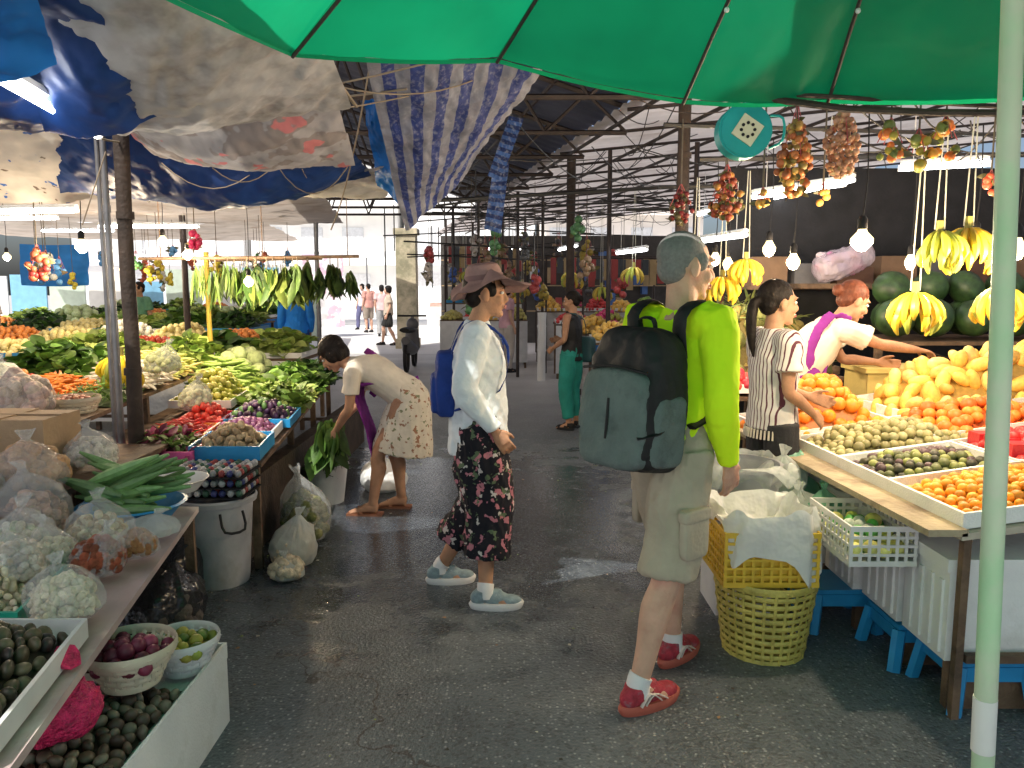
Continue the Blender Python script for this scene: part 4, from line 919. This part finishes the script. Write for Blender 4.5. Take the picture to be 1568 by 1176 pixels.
bag('mushroom_bag',-1.62,2.42,.62,.09,.2,FILM,[(.65,.6,.5),(.5,.42,.3)],.015); bag('noodle_bag',-1.62,2.64,.57,.08,.2,FILM,[(.7,.65,.45)],.014); bag('sauce_bag',-1.4,2.78,.57,.07,.15,FILM,[(.35,.16,.06)],.016)
bag('bean_bag',-1.88,2.95,.6,.12,.3,FILM,[(.3,.15,.08),(.5,.3,.2)],.018)
g=Geo(); lathe(g,[(.001,0),(.15,.0),(.21,.07),(.225,.075),(.21,.08),(.15,.012),(.001,.012)],(-1.66,3.28,.56),32); mk('blue_basin',g,BP)
g=Geo()
for i in range(26):
    a=R.uniform(-.5,.5)+ (math.pi*.95 if i%3==0 else .3); o=A(-1.68+R.uniform(-.05,.05),3.25+R.uniform(-.12,.12),.63+i*.006); d=A(math.cos(a),math.sin(a)*.7,R.uniform(-.05,.5)); 
    c=np.array((.15,.30,.1))*R.uniform(.6,1.4)
    tube(g,[o-d*.08,o,o+d*.1,o+d*.22],[.01,.024,.022,.006],seg=8,c=c)
mk('sponge_gourd_pile',g,PROD)
g=Geo(); lathe(g,[(.001,0),(.1,.0),(.15,.06),(.155,.06),(.1,.01),(.001,.01)],(-1.62,3.62,.6),28); mk('white_bowl',g,WPL)
table('side_shelf',-3.2,-1.9,2.75,4.2,.72,WOOD)
bag('onion_bag',-2.02,3.15,.73,.15,.26,FILM,[(.45,.25,.12),(.5,.3,.15)],.035); bag('garlic_bag',-2.15,2.9,.73,.14,.24,FILM,[(.55,.48,.42),(.5,.4,.38)],.02); bag('garlic_bag',-1.97,3.55,.73,.11,.22,FILM,[(.6,.55,.45)],.02)
bag('garlic_bag',-2.5,3.1,.73,.18,.26,FILM,[(.6,.5,.4)],.02)
g=Geo(); box(g,-2.5,-2.1,3.4,3.7,.73,.98); box(g,-2.505,-2.3,3.39,3.71,.981,.986); box(g,-2.51,-2.09,3.53,3.57,.9812,.988,0); mk('cardboard_box',g,CARD,smooth=False)
g=Geo(); box(g,-1.75,-1.03,1.75,2.64,.0,.24); traygeo(g,-1.72,-1.06,1.8,2.61,.25,mi=0); mk('foam_box',g,FOAM,smooth=False)
heap('chestnut_pile',-1.7,-1.08,1.82,2.38,.255,.05,.022,[(.07,.045,.03),(.12,.09,.06),(.2,.18,.13)],'flat',base=SPH)
CREAM=mat('cream_woven_plastic',(.62,.56,.42),.5,.1,9,.1)
basket('onion_basket',-1.19,2.28,.36,.085,.135,.1,CREAM,nr=5,nv=26,solid=(.024,[(.16,.02,.05),(.22,.03,.07),(.1,.015,.03)]))
basket('lime_basket',-1.12,2.50,.29,.075,.115,.09,WPL,nr=5,nv=22,solid=(.022,[(.25,.3,.04),(.4,.36,.06),(.12,.2,.03)]))
g=Geo(); ell(g,(-1.24,1.98,.43),(.115,.09,.095),base=sphere_base(40,26)); tube(g,[(-1.24,1.98,.50),(-1.23,1.98,.55),(-1.20,1.98,.58)],[.03,.012,.04],seg=10); g.map(lambda v:v+np.stack([snoise(v,30,2)]*3,1)*.009)
mk('pink_net_bag',g,mat('pink_net',(.65,.02,.12),.5,.35,40,1.0,90))
g=Geo(); lathe(g,[(.001,.005),(.145,.0),(.15,.02),(.18,.44),(.2,.445),(.205,.47),(.195,.48),(.19,.47),(.17,.44),(.14,.05),(.001,.05)],(-1.57,4.0,0),36)
tube(g,[(-1.4,3.89,.42),(-1.38,3.86,.33),(-1.46,3.80,.33),(-1.49,3.82,.42)],.007,seg=6,mi=1)
mk('grey_plastic_bin',g,[mat('bin_grey',(.4,.4,.42),.55,.15,6,.1,30,col2=(.25,.24,.22),thr=.6),BLK])
g=Geo()
for k in range(3):
    box(g,-1.77,-1.38,3.85,4.15,.49+k*.052,.495+k*.052,0)
    for i in range(9):
        for j in range(7): ell(g,(-1.75+i*.043,3.87+j*.043,.515+k*.052),(.018,.018,.02),base=SPH_L,mi=1,col=R.choice([(.05,.12,.08),(.3,.05,.05),(.05,.06,.2),(.5,.5,.5),(.3,.3,.3)]))
mk('jar_crates',g,[BLK,PROD])
bag('garlic_sack',-1.25,4.25,0,.12,.34,MILK,[(.6,.5,.35)],.03); bag('herb_sack',-1.3,4.7,0,.15,.48,FILM,[(.12,.14,.04),(.2,.2,.08)],.035); bag('garlic_sack',-1.22,4.02,0,.09,.16,MILK,[(.6,.5,.35)],.03)
BAGK=mat('dark_film',(.03,.03,.035),.2,.3,6,1,14,alpha=.8); bag('black_sack',-1.62,3.35,0,.2,.42,BAGK,[(.1,.08,.07)],.04); bag('black_sack',-1.8,3.8,0,.2,.42,BAGK)
g=Geo(); box(g,-2.9,-1.75,4.3,4.4,0,.5); box(g,-1.62,-1.52,4.3,7.8,0,.45); mk('dark_crate_wall',g,DWOOD,smooth=False)
S2=-.13;Y2=4.15
table('vegetable_table',-2.5,-1.38,4.15,8.0,.62,WOOD,S2,Y2)
k2=dict(sh=S2,ys=Y2)
heap('ginger_pile',-1.75,-1.42,4.2,4.6,.63,.12,.026,[(.5,.38,.22),(.42,.3,.17)],'oval',m=MATTEP,tray=BP,th=.07,**k2)
heap('chili_pile',-2.15,-1.85,4.65,5.0,.63,.08,.022,[(.6,.02,.02),(.5,.02,.01)],'chili',tray=mat('orange_tray',(.75,.3,.03),.4),**k2)
heap('shallot_pile',-1.8,-1.45,4.72,5.1,.63,.07,.022,[(.15,.04,.1),(.25,.08,.15)],tray=WPL,**k2)
heap('tomato_pile',-2.1,-1.85,5.1,5.45,.64,.1,.026,[(.65,.05,.03)],tray=RED,**k2)
heap('eggplant_pile',-1.8,-1.4,5.15,5.6,.64,.1,.028,[(.04,.012,.05),(.07,.02,.06),(.1,.2,.05)],'oval',tray=BP,**k2)
GR=[(.07,.17,.025),(.12,.26,.04),(.18,.32,.06)]; LG=[(.35,.48,.1),(.42,.52,.14),(.2,.34,.06)]; DG=[(.03,.09,.02),(.06,.14,.03)]
heap('leafy_greens_pile',-2.15,-1.78,4.15,4.6,.63,.08,.035,[(.3,.05,.12),(.2,.3,.08)],'leaf',tray=mat('pink_tray',(.7,.1,.3),.4),**k2)
heap('lettuce_pile',-1.85,-1.35,5.7,6.4,.64,.18,.042,LG,'wide',**k2); heap('bok_choy_pile',-1.9,-1.35,6.45,7.2,.64,.18,.042,GR,'wide',**k2); heap('spinach_pile',-1.9,-1.3,7.25,7.9,.64,.16,.042,DG,'leaf',**k2)
heap('lime_pile',-2.3,-1.9,5.6,6.3,.7,.2,.028,[(.5,.5,.06),(.4,.45,.06),(.6,.55,.12)],tray=WPL,**k2); heap('bean_pile',-2.4,-1.95,6.4,7.1,.7,.2,.03,[(.25,.38,.08)],'long',**k2); heap('cabbage_pile',-2.5,-1.95,7.2,7.9,.7,.2,.08,[(.45,.55,.25),(.5,.6,.3)],base=SPH,m=MATTEP,**k2)
table('vegetable_shelf',-4.2,-2.4,4.2,7.8,.84,WOOD,S2,Y2)
heap('green_bean_pile',-2.75,-2.4,4.7,5.3,.84,.07,.04,GR,'stem',**k2)
basket('shallot_basket',-2.62,4.55,.82,.11,.15,.09,CREAM,nr=5,nv=24,solid=(.02,[(.35,.14,.09),(.28,.1,.07),(.4,.2,.12)]))
bag('cabbage_bag',-2.75,4.25,.85,.17,.36,FILM,[(.7,.6,.5),(.65,.5,.45)],.045); bag('cabbage_bag',-3.1,4.6,.85,.17,.34,MILK,[(.6,.65,.5)],.05); bag('herb_bag',-2.5,5.5,.95,.12,.26,FILM,[(.5,.55,.3)],.03); bag('herb_bag',-2.2,5.3,.72,.1,.24,FILM,[(.6,.6,.4)],.03)
heap('carrot_pile',-3.1,-2.75,4.9,5.3,.86,.1,.022,[(.75,.25,.04)],'long',**k2); heap('radish_pile',-2.85,-2.4,5.4,5.9,.86,.14,.026,[(.75,.72,.62)],'long',**k2)
heap('baby_corn_pile',-2.9,-2.4,6.0,6.6,.86,.16,.026,[(.75,.6,.2),(.5,.55,.15)],'long',**k2); heap('lettuce_pile',-2.9,-2.4,6.7,7.6,.86,.2,.05,LG,'wide',**k2)
heap('bok_choy_pile',-3.6,-2.95,5.5,6.4,.88,.2,.05,GR,'wide',**k2); heap('tomato_pile',-3.6,-3.1,4.9,5.4,.88,.12,.03,[(.6,.06,.03),(.6,.2,.05)],**k2); heap('lettuce_pile',-3.7,-2.95,6.5,7.5,.9,.2,.05,LG,'wide',**k2); heap('herb_pile',-4.2,-3.65,4.6,6,.88,.2,.055,DG,'leaf',**k2)
bananas('banana_bunch',-2.62,5.15,1.03,1.2,9,1.16,(.85,.65,.03)); 
VG=[('lettuce_pile',LG,'wide',.06),('bok_choy_pile',GR,'wide',.06),('herb_pile',DG,'leaf',.06),('tomato_pile',[(.6,.08,.03)],'ball',.04),('cabbage_pile',[(.45,.55,.28)],'ball',.08),('lime_pile',[(.4,.45,.06)],'ball',.035),('corn_pile',[(.7,.6,.25)],'oval',.05),('eggplant_pile',[(.06,.02,.06),(.3,.4,.2)],'oval',.04),('radish_pile',[(.7,.68,.6)],'oval',.05),('carrot_pile',[(.7,.25,.05)],'oval',.04),('lettuce_pile',LG,'wide',.06),('bok_choy_pile',GR,'wide',.06)]
for y,d,z,k in [(8.4,1.0,.8,.27),(9.9,1.0,.85,.33),(11.6,1.1,.9,.34),(13.6,1.1,.95,.33),(16,1.1,.95,.31),(18.5,1.0,1.0,.29)]:
    xr=-k*y-.02; stallrow(xr-4.6,xr,y,d,z,6,VG)
def pods(x,y,w_,n,kind,dark=1.0,ln=(.16,.30),zt=1.80):
    g=Geo()
    for q in range(n):
        xx=x-w_/2+w_*q/max(1,n-1)+R.uniform(-.02,.02); yy=y+R.uniform(-.06,.06); drop=R.uniform(0,.06)
        for i in range(R.randrange(12,20)):
            B=PODB if kind=='bean' else (NARB if R.random()<.7 else LEAFB)
            V=B[0]*R.uniform(*ln); c=np.array(R.choice([(.08,.16,.025),(.13,.23,.04),(.2,.29,.06)] if kind=='bean' else [(.04,.09,.02),(.07,.14,.025),(.13,.18,.04)]))*dark*R.uniform(.7,1.2)
            e=np.array(Euler((-math.pi/2+R.uniform(-.22,.22),R.uniform(-.3,.3),R.uniform(0,6.28))).to_matrix())
            g.add(V@e.T+A(xx+R.uniform(-.02,.02),yy+R.uniform(-.02,.02),zt-drop-R.uniform(0,.14)),B[1],0,c)
        tube(g,[(xx,yy,zt-drop-.02),(xx,yy,zt+.03)],.004,seg=4,sub=1,c=(.3,.25,.2))
    mk('hanging_green_pods' if kind=='bean' else 'hanging_leaf_bunches',g,LEAF)
pods(-2.55,6.9,.55,9,'bean',.9); pods(-2.05,6.85,.5,8,'leaf'); pods(-1.62,6.9,.36,5,'leaf',.6,(.12,.24)); pods(-2.3,7.4,.9,10,'bean',.7); pods(-2.9,8.6,.7,6,'leaf',.8)
g=Geo(); tube(g,[(-3.3,6.9,1.82),(-1.35,6.88,1.84)],.014,seg=6,sub=1); tube(g,[(-2.9,7.4,1.82),(-1.8,7.4,1.84)],.012,seg=6,sub=1)
for x in (-3.1,-2.2,-1.45): tube(g,[(x,6.89,1.83),(x,6.89,2.45)],.004,seg=4,sub=1)
mk('hanging_rail',g,WOOD)
cluster('hanging_red_bag',-3.1,5.1,1.72,.07,.18,.025,[(.55,.05,.05),(.6,.15,.08)],26,2.4,True); cluster('hanging_red_bag',-2.35,5.8,1.92,.05,.12,.025,[(.5,.02,.1)],12,2.4,True)
cluster('hanging_blue_bag',-4.8,8,1.75,.12,.25,.04,[(.05,.25,.6)],18,2.5,True)
for i in range(26):
    x=R.uniform(-8,-3); y=R.uniform(7,14); cluster('hanging_goods_bag',x,y,R.uniform(1.6,2.1),R.uniform(.05,.1),R.uniform(.15,.3),.035,[R.choice([(.5,.1,.05),(.6,.6,.55),(.1,.3,.1),(.6,.5,.05),(.1,.3,.6)])],12,2.6)
g=Geo()
for i in range(9):
    x=-16+i*1.15; box(g,x,x+1.05,23,23.05,0,1.9+.3*math.sin(i*3),i%3)
mk('market_partition',g,[WHT,mat('pale_blue_sheet',(.2,.45,.65),.6,.1),mat('pale_green_sheet',(.5,.6,.5),.6,.1)],smooth=False)
tarp('blue_sheet_curtain',[(-7.2,11.4,2.2),(-6.2,11.4,2.2),(-6.2,11.4,1.6),(-7.2,11.4,1.6)],.05,MBLUE,.04,20,20,31,3)
def shophouse(x,y,w_,h,col):
    g=Geo(); cm=mat('shophouse_wall',col,.8,.06,1,0); box(g,x,x+w_,y,y+8,0,h,0); box(g,x-.15,x+w_+.15,y-.2,y+8.2,h,h+.3,0)
    ns=int(h/3)
    for k in range(ns):
        for i in range(int(w_/2.5)):
            xx=x+.6+i*2.5; z=k*3
            if k==0: box(g,xx-.2,xx+1.7,y-.05,y-.01,0,2.4,2)
            else: box(g,xx,xx+1.3,y-.06,y-.01,z+.9,z+2.2,1); box(g,xx-.1,xx+1.4,y-.12,y-.01,z+.78,z+.88,0)
        if k: box(g,x,x+w_,y-.9,y-.01,k*3-.1,k*3+.05,0)
    mk('shophouse',g,[cm,mat('window_glass',(.68,.7,.72),.2,.1,9,0),mat('roller_shutter',(.8,.8,.8),.5,.1,9,0)],smooth=False)
shophouse(-16,48,9,9,(.88,.87,.84)); shophouse(-6.6,48,8,7,(.88,.88,.88)); shophouse(1.7,48,10,9,(.8,.75,.7)); shophouse(-27,48,10.5,7,(.82,.82,.84))
tarp('white_sheet_curtain',[(-6.6,24.5,2.6),(-5.3,24.5,2.6),(-5.3,24.5,.3),(-6.6,24.5,.3)],0,setcol(mat('pinkish_sheet',(.8,.7,.72),.7,.1,5,.2),blots((.82,.78,.78),[(.75,.5,.6)],2,[.52])),.05,30,30,41,3)
g=Geo(); V=[(-9.5,30,2.7),(-1.8,30,2.7),(-1.8,36,3.2),(-9.5,36,3.2)]; g.add(V,[(0,1,2,3)]); 
for x in (-9.4,-5.6,-1.9): tube(g,[(x,30.05,0),(x,30.05,2.7)],.03,seg=6,sub=1,mi=1)
for x0 in (-9.2,-3.4): box(g,x0,x0+1.4,31,32,0,.8,0); box(g,x0+.1,x0+1.3,31.1,31.9,.8,.95,2)
mk('white_street_tent',g,[mat('tent_cloth',(.85,.85,.84),.7,.05,5,0,transl=.5),STEEL,mat('tent_goods',(.5,.3,.25),.7,.5,5,0)],smooth=False)
g=Geo(); bx,by=-1.95,14.2
for yy in (0,1.15):
    lathe(g,[(.22,-.03),(.27,-.03),(.28,0),(.27,.03),(.22,.03),(.22,-.03)],(0,0,0),24,1); V=g.v[-1]; g.v[-1]=np.stack([V[:,2]+bx,V[:,0]+by+yy,V[:,1]+.28],1)
tube(g,[(bx,by+1.15,.28),(bx,by+.95,.8),(bx,by+.9,1.0)],.03,seg=8,mi=2); tube(g,[(bx-.28,by+.85,1.02),(bx+.28,by+.85,1.02)],.018,seg=6,mi=1,sub=1)
ell(g,(bx,by+.92,.85),(.12,.1,.13)); tube(g,[(bx,by+.9,.75),(bx,by+.7,.4),(bx,by+.3,.45),(bx,by-.1,.6)],[(.12,.08),(.16,.09),(.13,.14),(.08,.08)],seg=12); tube(g,[(bx,by+.55,.75),(bx,by+.15,.78),(bx,by-.25,.8)],[(.11,.05),(.13,.06),(.09,.04)],side=(1,0,0),seg=12,mi=1)
mk('parked_motorbike',g,[mat('bike_grey',(.12,.12,.13),.3),BLK,STEEL])
g=Geo(); lathe(g,[(.001,.004),(.115,0),(.15,.28),(.16,.285),(.15,.29),(.11,.02),(.001,.02)],(-1.36,5.55,0),28); mk('white_bucket',g,WHT)
g=Geo(); heapgeo(g,-1.46,-1.26,5.45,5.65,.22,.1,.05,DG,'leaf'); mk('bucket_greens',g,LEAF)
bag('white_plastic_bag',-1.0,5.9,0,.19,.3,SHEET)
# ================================================ PEOPLE
NEON=mat('neon_yellow_fabric',(.68,1.0,.02),.85,.05,9,.3,22,spec=.2)
KHAKI=mat('khaki_fabric',(.42,.37,.28),.85,.1,9,.35,30,spec=.2)
GREYP2=mat('grey_teal_pack',(.12,.155,.15),.8,.15,12,.3,90,col2=(.07,.09,.09),thr=.6,spec=.3)
J=dict(pelvis=(0,-.01,.93),chest=(0,.05,1.24),neck=(0,.055,1.42),head=(.0,.085,1.575),hd=(-.4,-.08),shR=(.185,.03,1.385),shL=(-.185,.04,1.385),elR=(.235,.0,1.10),wrR=(.20,.10,.875),elL=(-.22,.08,1.11),wrL=(-.12,.28,1.0),
 hipR=(.095,-.02,.9),hipL=(-.095,.03,.9),knR=(.1,-.1,.48),anR=(.08,-.22,.09),knL=(-.1,.17,.49),anL=(-.08,.15,.085),ftR=(.1,1,0),ftL=(-.15,1,0),nR=(-1,.2,0),tR=(0,1,-.2))
p=Person('man_with_backpack',(.6,2.92,0),-52,1.045,J,SKIN_P,.006,1.05)
p.hair(HAIRG,'short'); p.torso(NEON,'long',.012,.05,'neon_shirt',.007,.012); p.legs(KHAKI,.5,.02,.006,'cargo_shorts',.009)
g=Geo()
for q,S in ((1,'R'),(-1,'L')):
    V,F=BOXS; c=lerp(p.J['hip'+S],p.J['kn'+S],.6)+A(q*.098,-.01,0); g.add(V*A(.018,.065,.085)+c,F)
    g.add(V*A(.022,.07,.024)+c+A(0,0,.072),F)
tube(g,[p.J['pelvis']+A(-.155,0,.1),p.J['pelvis']+A(.155,0,.1)],.01,seg=6)
mk('cargo_pockets',g,KHAKI,p.r)
p.shoes(mat('red_shoe_mesh',(.4,.03,.05),.7,.3,40,.3,120,col2=(.22,.16,.18),thr=.6),mat('shoe_sole_red',(.5,.12,.08),.6,.1),mat('white_sock',(.75,.75,.75),.8,.05),mat('shoe_trim',(.7,.6,.55),.5,.1))
side=A(1,0,0); up=unit(A(0,.10,1)); bk=unit(A(0,-1,.1))
sR=[(.10,-.06,1.26),(.11,-.08,1.40),(.115,.02,1.452),(.13,.13,1.38),(.14,.165,1.22),(.16,.08,1.08),(.15,-.06,1.02)]
sL=[(-a,b_,c_) for a,b_,c_ in sR]
backpack(p.r,A(0,-.175,1.115),side,up,bk,.35,.50,.2,BLK,GREYP2,straps=[sR,sL])
WS=mat('white_shirt',(.7,.77,.82),.85,.05,9,.35,25,transl=.08,spec=.2)
FLOR=setcol(mat('floral_fabric',(.02,.02,.03),.85,.1,9,.2,30,spec=.2),blots((.012,.012,.018),[(.42,.16,.2),(.5,.46,.44),(.1,.14,.08)],22,[.58,.62,.62]))
J=dict(hd=(.0,.0),head=(0,.045,1.575),neck=(0,.0,1.435),knR=(.1,.05,.5),anR=(.19,.02,.085),knL=(-.1,.02,.48),anL=(-.17,-.2,.085),ftR=(.1,1,0),ftL=(0,1,0),elR=(.21,-.08,1.12),wrR=(.21,.07,.91),elL=(-.2,-.02,1.12),wrL=(-.18,.06,.92),shR=(.16,-.01,1.385),shL=(-.16,-.01,1.385))
p=Person('woman_in_sun_hat',(-.17,3.82,0),-84,.975,J,SKIN_T,.0065,.92)
p.hair(HAIRB,'short'); p.torso(WS,'long',.04,.17,'white_shirt',.012,.024); p.legs(FLOR,.8,.045,.035,'floral_trousers',.014)
p.shoes(mat('grey_blue_shoe',(.22,.3,.33),.8,.2,40,.3,120),mat('shoe_sole_white',(.7,.7,.7),.6,.05),mat('white_sock',(.75,.75,.75),.8,.05))
g=Geo(); H=p.H
def wob(r,z,a,i): return (r*(1+.14*math.sin(a)*(i>5 and i<11)+.04*math.sin(2*a+.5)*(i>4)), z+(.02*math.sin(a*2+1)+.01*math.sin(5*a))*max(0,(i-4))/3+.012)
lathe(g,[(.002,.135),(.05,.134),(.078,.122),(.092,.09),(.099,.045),(.112,.035),(.155,.026),(.2,.012),(.21,.006),(.2,.004),(.155,.018),(.108,.027)],(0,0,0),40,0,wob=wob)
lathe(g,[(.0965,.05),(.1,.05),(.099,.075),(.0955,.075)],(0,0,.012),40,1)
Rx=np.array(Matrix.Rotation(.12,3,'X')); g.map(lambda v:(v@Rx.T)+p.J['head']+A(0,-.005,.012))
mk('sun_hat',g,[mat('mauve_hat',(.25,.16,.15),.85,.08,9,.3,60,spec=.2),mat('hat_band',(.16,.09,.09),.8)],p.r)
V,F=BOXS; g=Geo(); P=V*A(.12,.05,.17); g.add(P+A(-.03,-.165,1.12),F); P=V*A(.08,.02,.1); g.add(P+A(-.03,-.22,1.07),F)
for q in (-1,1): tube(g,[(q*.1,-.14,1.28),(q*.105,-.07,1.43),(q*.11,.03,1.43),(q*.12,.14,1.32),(q*.13,.1,1.1),(q*.12,-.13,1.0)],[(.016,.005)]*6,seg=8,side=(1,0,0))
part('blue_backpack',remesh(g,'bp',.008,2,.005,14,4),mat('blue_pack_fabric',(.012,.04,.22),.8,.2,9,.2,spec=.3),p.r)
FL2=setcol(mat('cream_floral_skirt',(.6,.55,.45),.85,.1,9,.2,30,spec=.2),blots((.62,.57,.47),[(.3,.16,.1),(.2,.22,.12)],24,[.6,.63])); PUR=mat('purple_apron',(.2,.03,.24),.85,.15,9,.3,20,spec=.2); CREAMS=mat('cream_shirt',(.66,.6,.5),.85,.08,9,.3,20,spec=.2)
s=.95
J=dict(pelvis=(0,-.24,.86),chest=(0,.02,1.04),neck=(0,.21,1.10),head=(0,.33,1.17),hd=(0,-.75),shR=(.16,.14,1.06),shL=(-.16,.14,1.06),elR=(.17,.19,.80),elL=(-.17,.17,.80),wrR=(.06,.32,.64),wrL=(-.06,.3,.62),hdirR=(0,.2,-1),hdirL=(0,.2,-1),
 hipR=(.09,-.22,.83),hipL=(-.09,-.22,.83),knR=(.1,-.09,.46),knL=(-.1,-.02,.46),anR=(.1,-.14,.085),anL=(-.1,.03,.085),curlR=.7,curlL=.7)
p=Person('bending_woman',(-.93,5.3,0),86,s,J,SKIN_T,.008,.93,barefoot=True)
p.hair(HAIRB,'bob'); p.torso(CREAMS,'short',.025,.0,'cream_shirt',.006,.015); p.skirt(FL2,(0,-.17,.46),(.21,.23))
g=Geo(); tube(g,[(.0,-.12,.98),(.0,.1,.96),(0,.14,.86),(0,.06,.62),(0,.02,.42)],[(.15,.02),(.15,.02),(.13,.012),(.14,.01),(.15,.01)],side=(1,0,0),seg=14); tube(g,[(.17,-.12,.99),(.12,-.17,.93),(.0,-.3,1.0)],[(.025,.012)]*3,seg=8)
tube(g,[(.13,.12,1.19),(.175,.02,1.1),(.165,.0,.95),(.12,.08,.85)],[(.035,.012)]*4,seg=8,side=(0,1,0)); part('purple_apron',remesh(g,'apron',.009,2,.005,12),PUR,p.r)
g=Geo()
for S in 'RL':
    an=p.J['an'+S]; box(g,an[0]-.045,an[0]+.045,an[1]-.07,an[1]+.19,.0,.016); tube(g,[(an[0]-.044,an[1]+.08,.016),(an[0],an[1]+.1,.06),(an[0]+.044,an[1]+.08,.016)],[(.003,.016)]*3,seg=6)
mk('sandals',g,mat('brown_sandal',(.2,.08,.04),.6),p.r)
g=Geo()
for i in range(130):
    V=(LEAFB[0] if i%2 else STEMB[0])*R.uniform(.12,.28); e=np.array(Euler((-math.pi/2+R.uniform(-.35,.35),R.uniform(-.3,.3),R.uniform(0,6.28))).to_matrix()); g.add(V@e.T+A(R.uniform(-.07,.07),.36+R.uniform(-.08,.08),.62+R.uniform(-.1,.06)),LEAFB[1],0,np.array(R.choice(GR))*R.uniform(.4,.9))
mk('bunch_of_greens',g,LEAF,p.r)
STS=setcol(mat('striped_blouse',(.7,.7,.7),.85,.05,9,.25,20,spec=.2),stripes((.7,.68,.66),(.12,.04,.06),0,42,.72))
J=dict(hd=(-.1,-.05),elR=(.2,-.03,1.12),wrR=(.13,.17,.98),elL=(-.2,.05,1.12),wrL=(-.06,.26,1.05),shR=(.16,-.01,1.38),shL=(-.16,-.01,1.38),nR=(-1,0,-.5))
p=Person('ponytail_vendor',(1.36,3.98,0),-78,.945,J,SKIN_T,.0075,.9)
p.hair(HAIRB,'pony'); p.torso(STS,'short',.02,.04,'striped_blouse',.006,.02); p.legs(mat('black_denim',(.02,.02,.024),.8,.2,9,.3),1.0,.008,0,'black_jeans',.004); p.shoes(BLK,BLK,k=.9)
g=Geo(); 
for i in range(44):
    a=i/44*6.28; tube(g,[(math.cos(a)*.165,math.sin(a)*.135,.895),(math.cos(a)*.17,math.sin(a)*.14,.845)],.006,seg=5,sub=1)
mk('blouse_fringe',g,CREAMS,p.r)
J=dict(pelvis=(0,-.02,.93),chest=(0,.16,1.2),neck=(0,.3,1.36),head=(0,.39,1.48),hd=(.1,-.45),shR=(.16,.27,1.31),shL=(-.16,.27,1.31),elR=(.15,.5,1.22),wrR=(.1,.76,1.18),elL=(-.2,.42,1.1),wrL=(-.12,.62,1.08),curlR=.5,nR=(0,0,-1),tR=(-1,0,0))
p=Person('leaning_vendor',(1.78,4.92,0),-90,1.0,J,SKIN_T,.0075,.95)
p.hair(HAIRR,'bun'); p.torso(CREAMS,'short',.035,.05,'cream_tshirt',.007,.025); p.legs(mat('dark_trousers',(.03,.03,.04),.8),1.0,.01); p.shoes(BLK,BLK,k=.9)
g=Geo(); tube(g,[(.1,.33,1.36),(.13,.2,1.40),(.15,.1,1.28),(.16,.07,1.1),(.13,.1,.9)],[(.035,.012)]*5,seg=8,side=(0,1,0)); tube(g,[(0,.22,1.2),(0,.16,1.0),(0,.13,.8),(0,.13,.5)],[(.1,.02),(.17,.02),(.18,.012),(.19,.012)],side=(1,0,0),seg=14)
tube(g,[(.17,.13,1.05),(.17,.0,1.0),(.1,-.14,.98),(-.1,-.14,.98)],[(.025,.01)]*4,seg=8); part('purple_apron',remesh(g,'apron',.009,2,.004,12),PUR,p.r)
g=Geo(); tube(g,[(.1,.84,1.17),(.1,.95,1.13)],[(.004,.014)]*2,seg=6,sub=1); mk('knife',g,BLK,p.r)
J=dict(elR=(.2,.0,1.12),wrR=(.1,.2,1.1),elL=(-.21,.0,1.12),wrL=(-.12,.2,1.0),hd=(.3,-.1))
p=Person('woman_in_teal_trousers',(.66,8.5,0),60,.9,J,SKIN_T,.011,.95)
p.hair(HAIRB,'bun'); p.torso(BLK,'none',.015,.08,'black_top',.005); p.legs(mat('teal_trousers',(.01,.22,.18),.8),.92,.02,.005,'teal_trousers',.008); p.shoes(BLK,BLK,k=.9)
g=Geo(); V,F=BOXS; g.add(V*A(.08,.13,.16)+A(.2,-.08,.98),F); tube(g,[(.2,-.1,1.1),(.05,-.14,1.35),(-.1,-.02,1.43),(-.05,.12,1.3),(.16,.1,1.05)],[(.012,.005)]*5,seg=6); mk('shoulder_bag',g,mat('dark_teal_bag',(.02,.07,.08),.6),p.r)
WK=dict(knR=(.1,.15,.5),anR=(.1,.18,.085),knL=(-.1,-.02,.48),anL=(-.1,-.2,.085))
def extra(name,loc,th,k,J,sk_,hs,tc_,bc_,tl='short',fr=1):
    p=Person(name,loc,th,k,J,sk_,.015); p.hair(HAIRB,hs); p.torso(mat('top_cloth',tc_,.8),tl,.03,.06); p.legs(mat('bottom_cloth',bc_,.8),fr,.02); p.shoes(BLK,BLK)
extra('man_in_blue_shirt',(-3.3,11.8,0),20,1.0,{},SKIN_T,'short',(.01,.2,.7),(.01,.06,.28),'long')
extra('distant_shopper',(-3.35,21,0),100,.95,WK,SKIN_P,'bob',(.6,.5,.4),(.02,.02,.02),'short',.45)
extra('distant_shopper',(-5.0,27,0),40,1.0,{},SKIN_P,'short',(.6,.3,.25),(.3,.25,.2),'short',.5)
extra('distant_shopper',(-5.6,29,0),160,1.0,WK,SKIN_P,'bob',(.5,.5,.55),(.1,.1,.2))
extra('distant_shopper',(-4.2,25,0),10,.97,WK,SKIN_P,'bob',(.65,.45,.45),(.3,.3,.3))
extra('distant_shopper',(-.1,14.3,0),-60,.95,{},SKIN_P,'bob',(.6,.35,.4),(.5,.45,.4))
extra('distant_shopper',(-6.2,12.9,0),150,.98,{},SKIN_T,'short',(.1,.25,.15),(.03,.03,.03))
extra('distant_shopper',(-7.4,10.9,0),150,.98,{},SKIN_T,'bob',(.6,.55,.5),(.03,.03,.03))
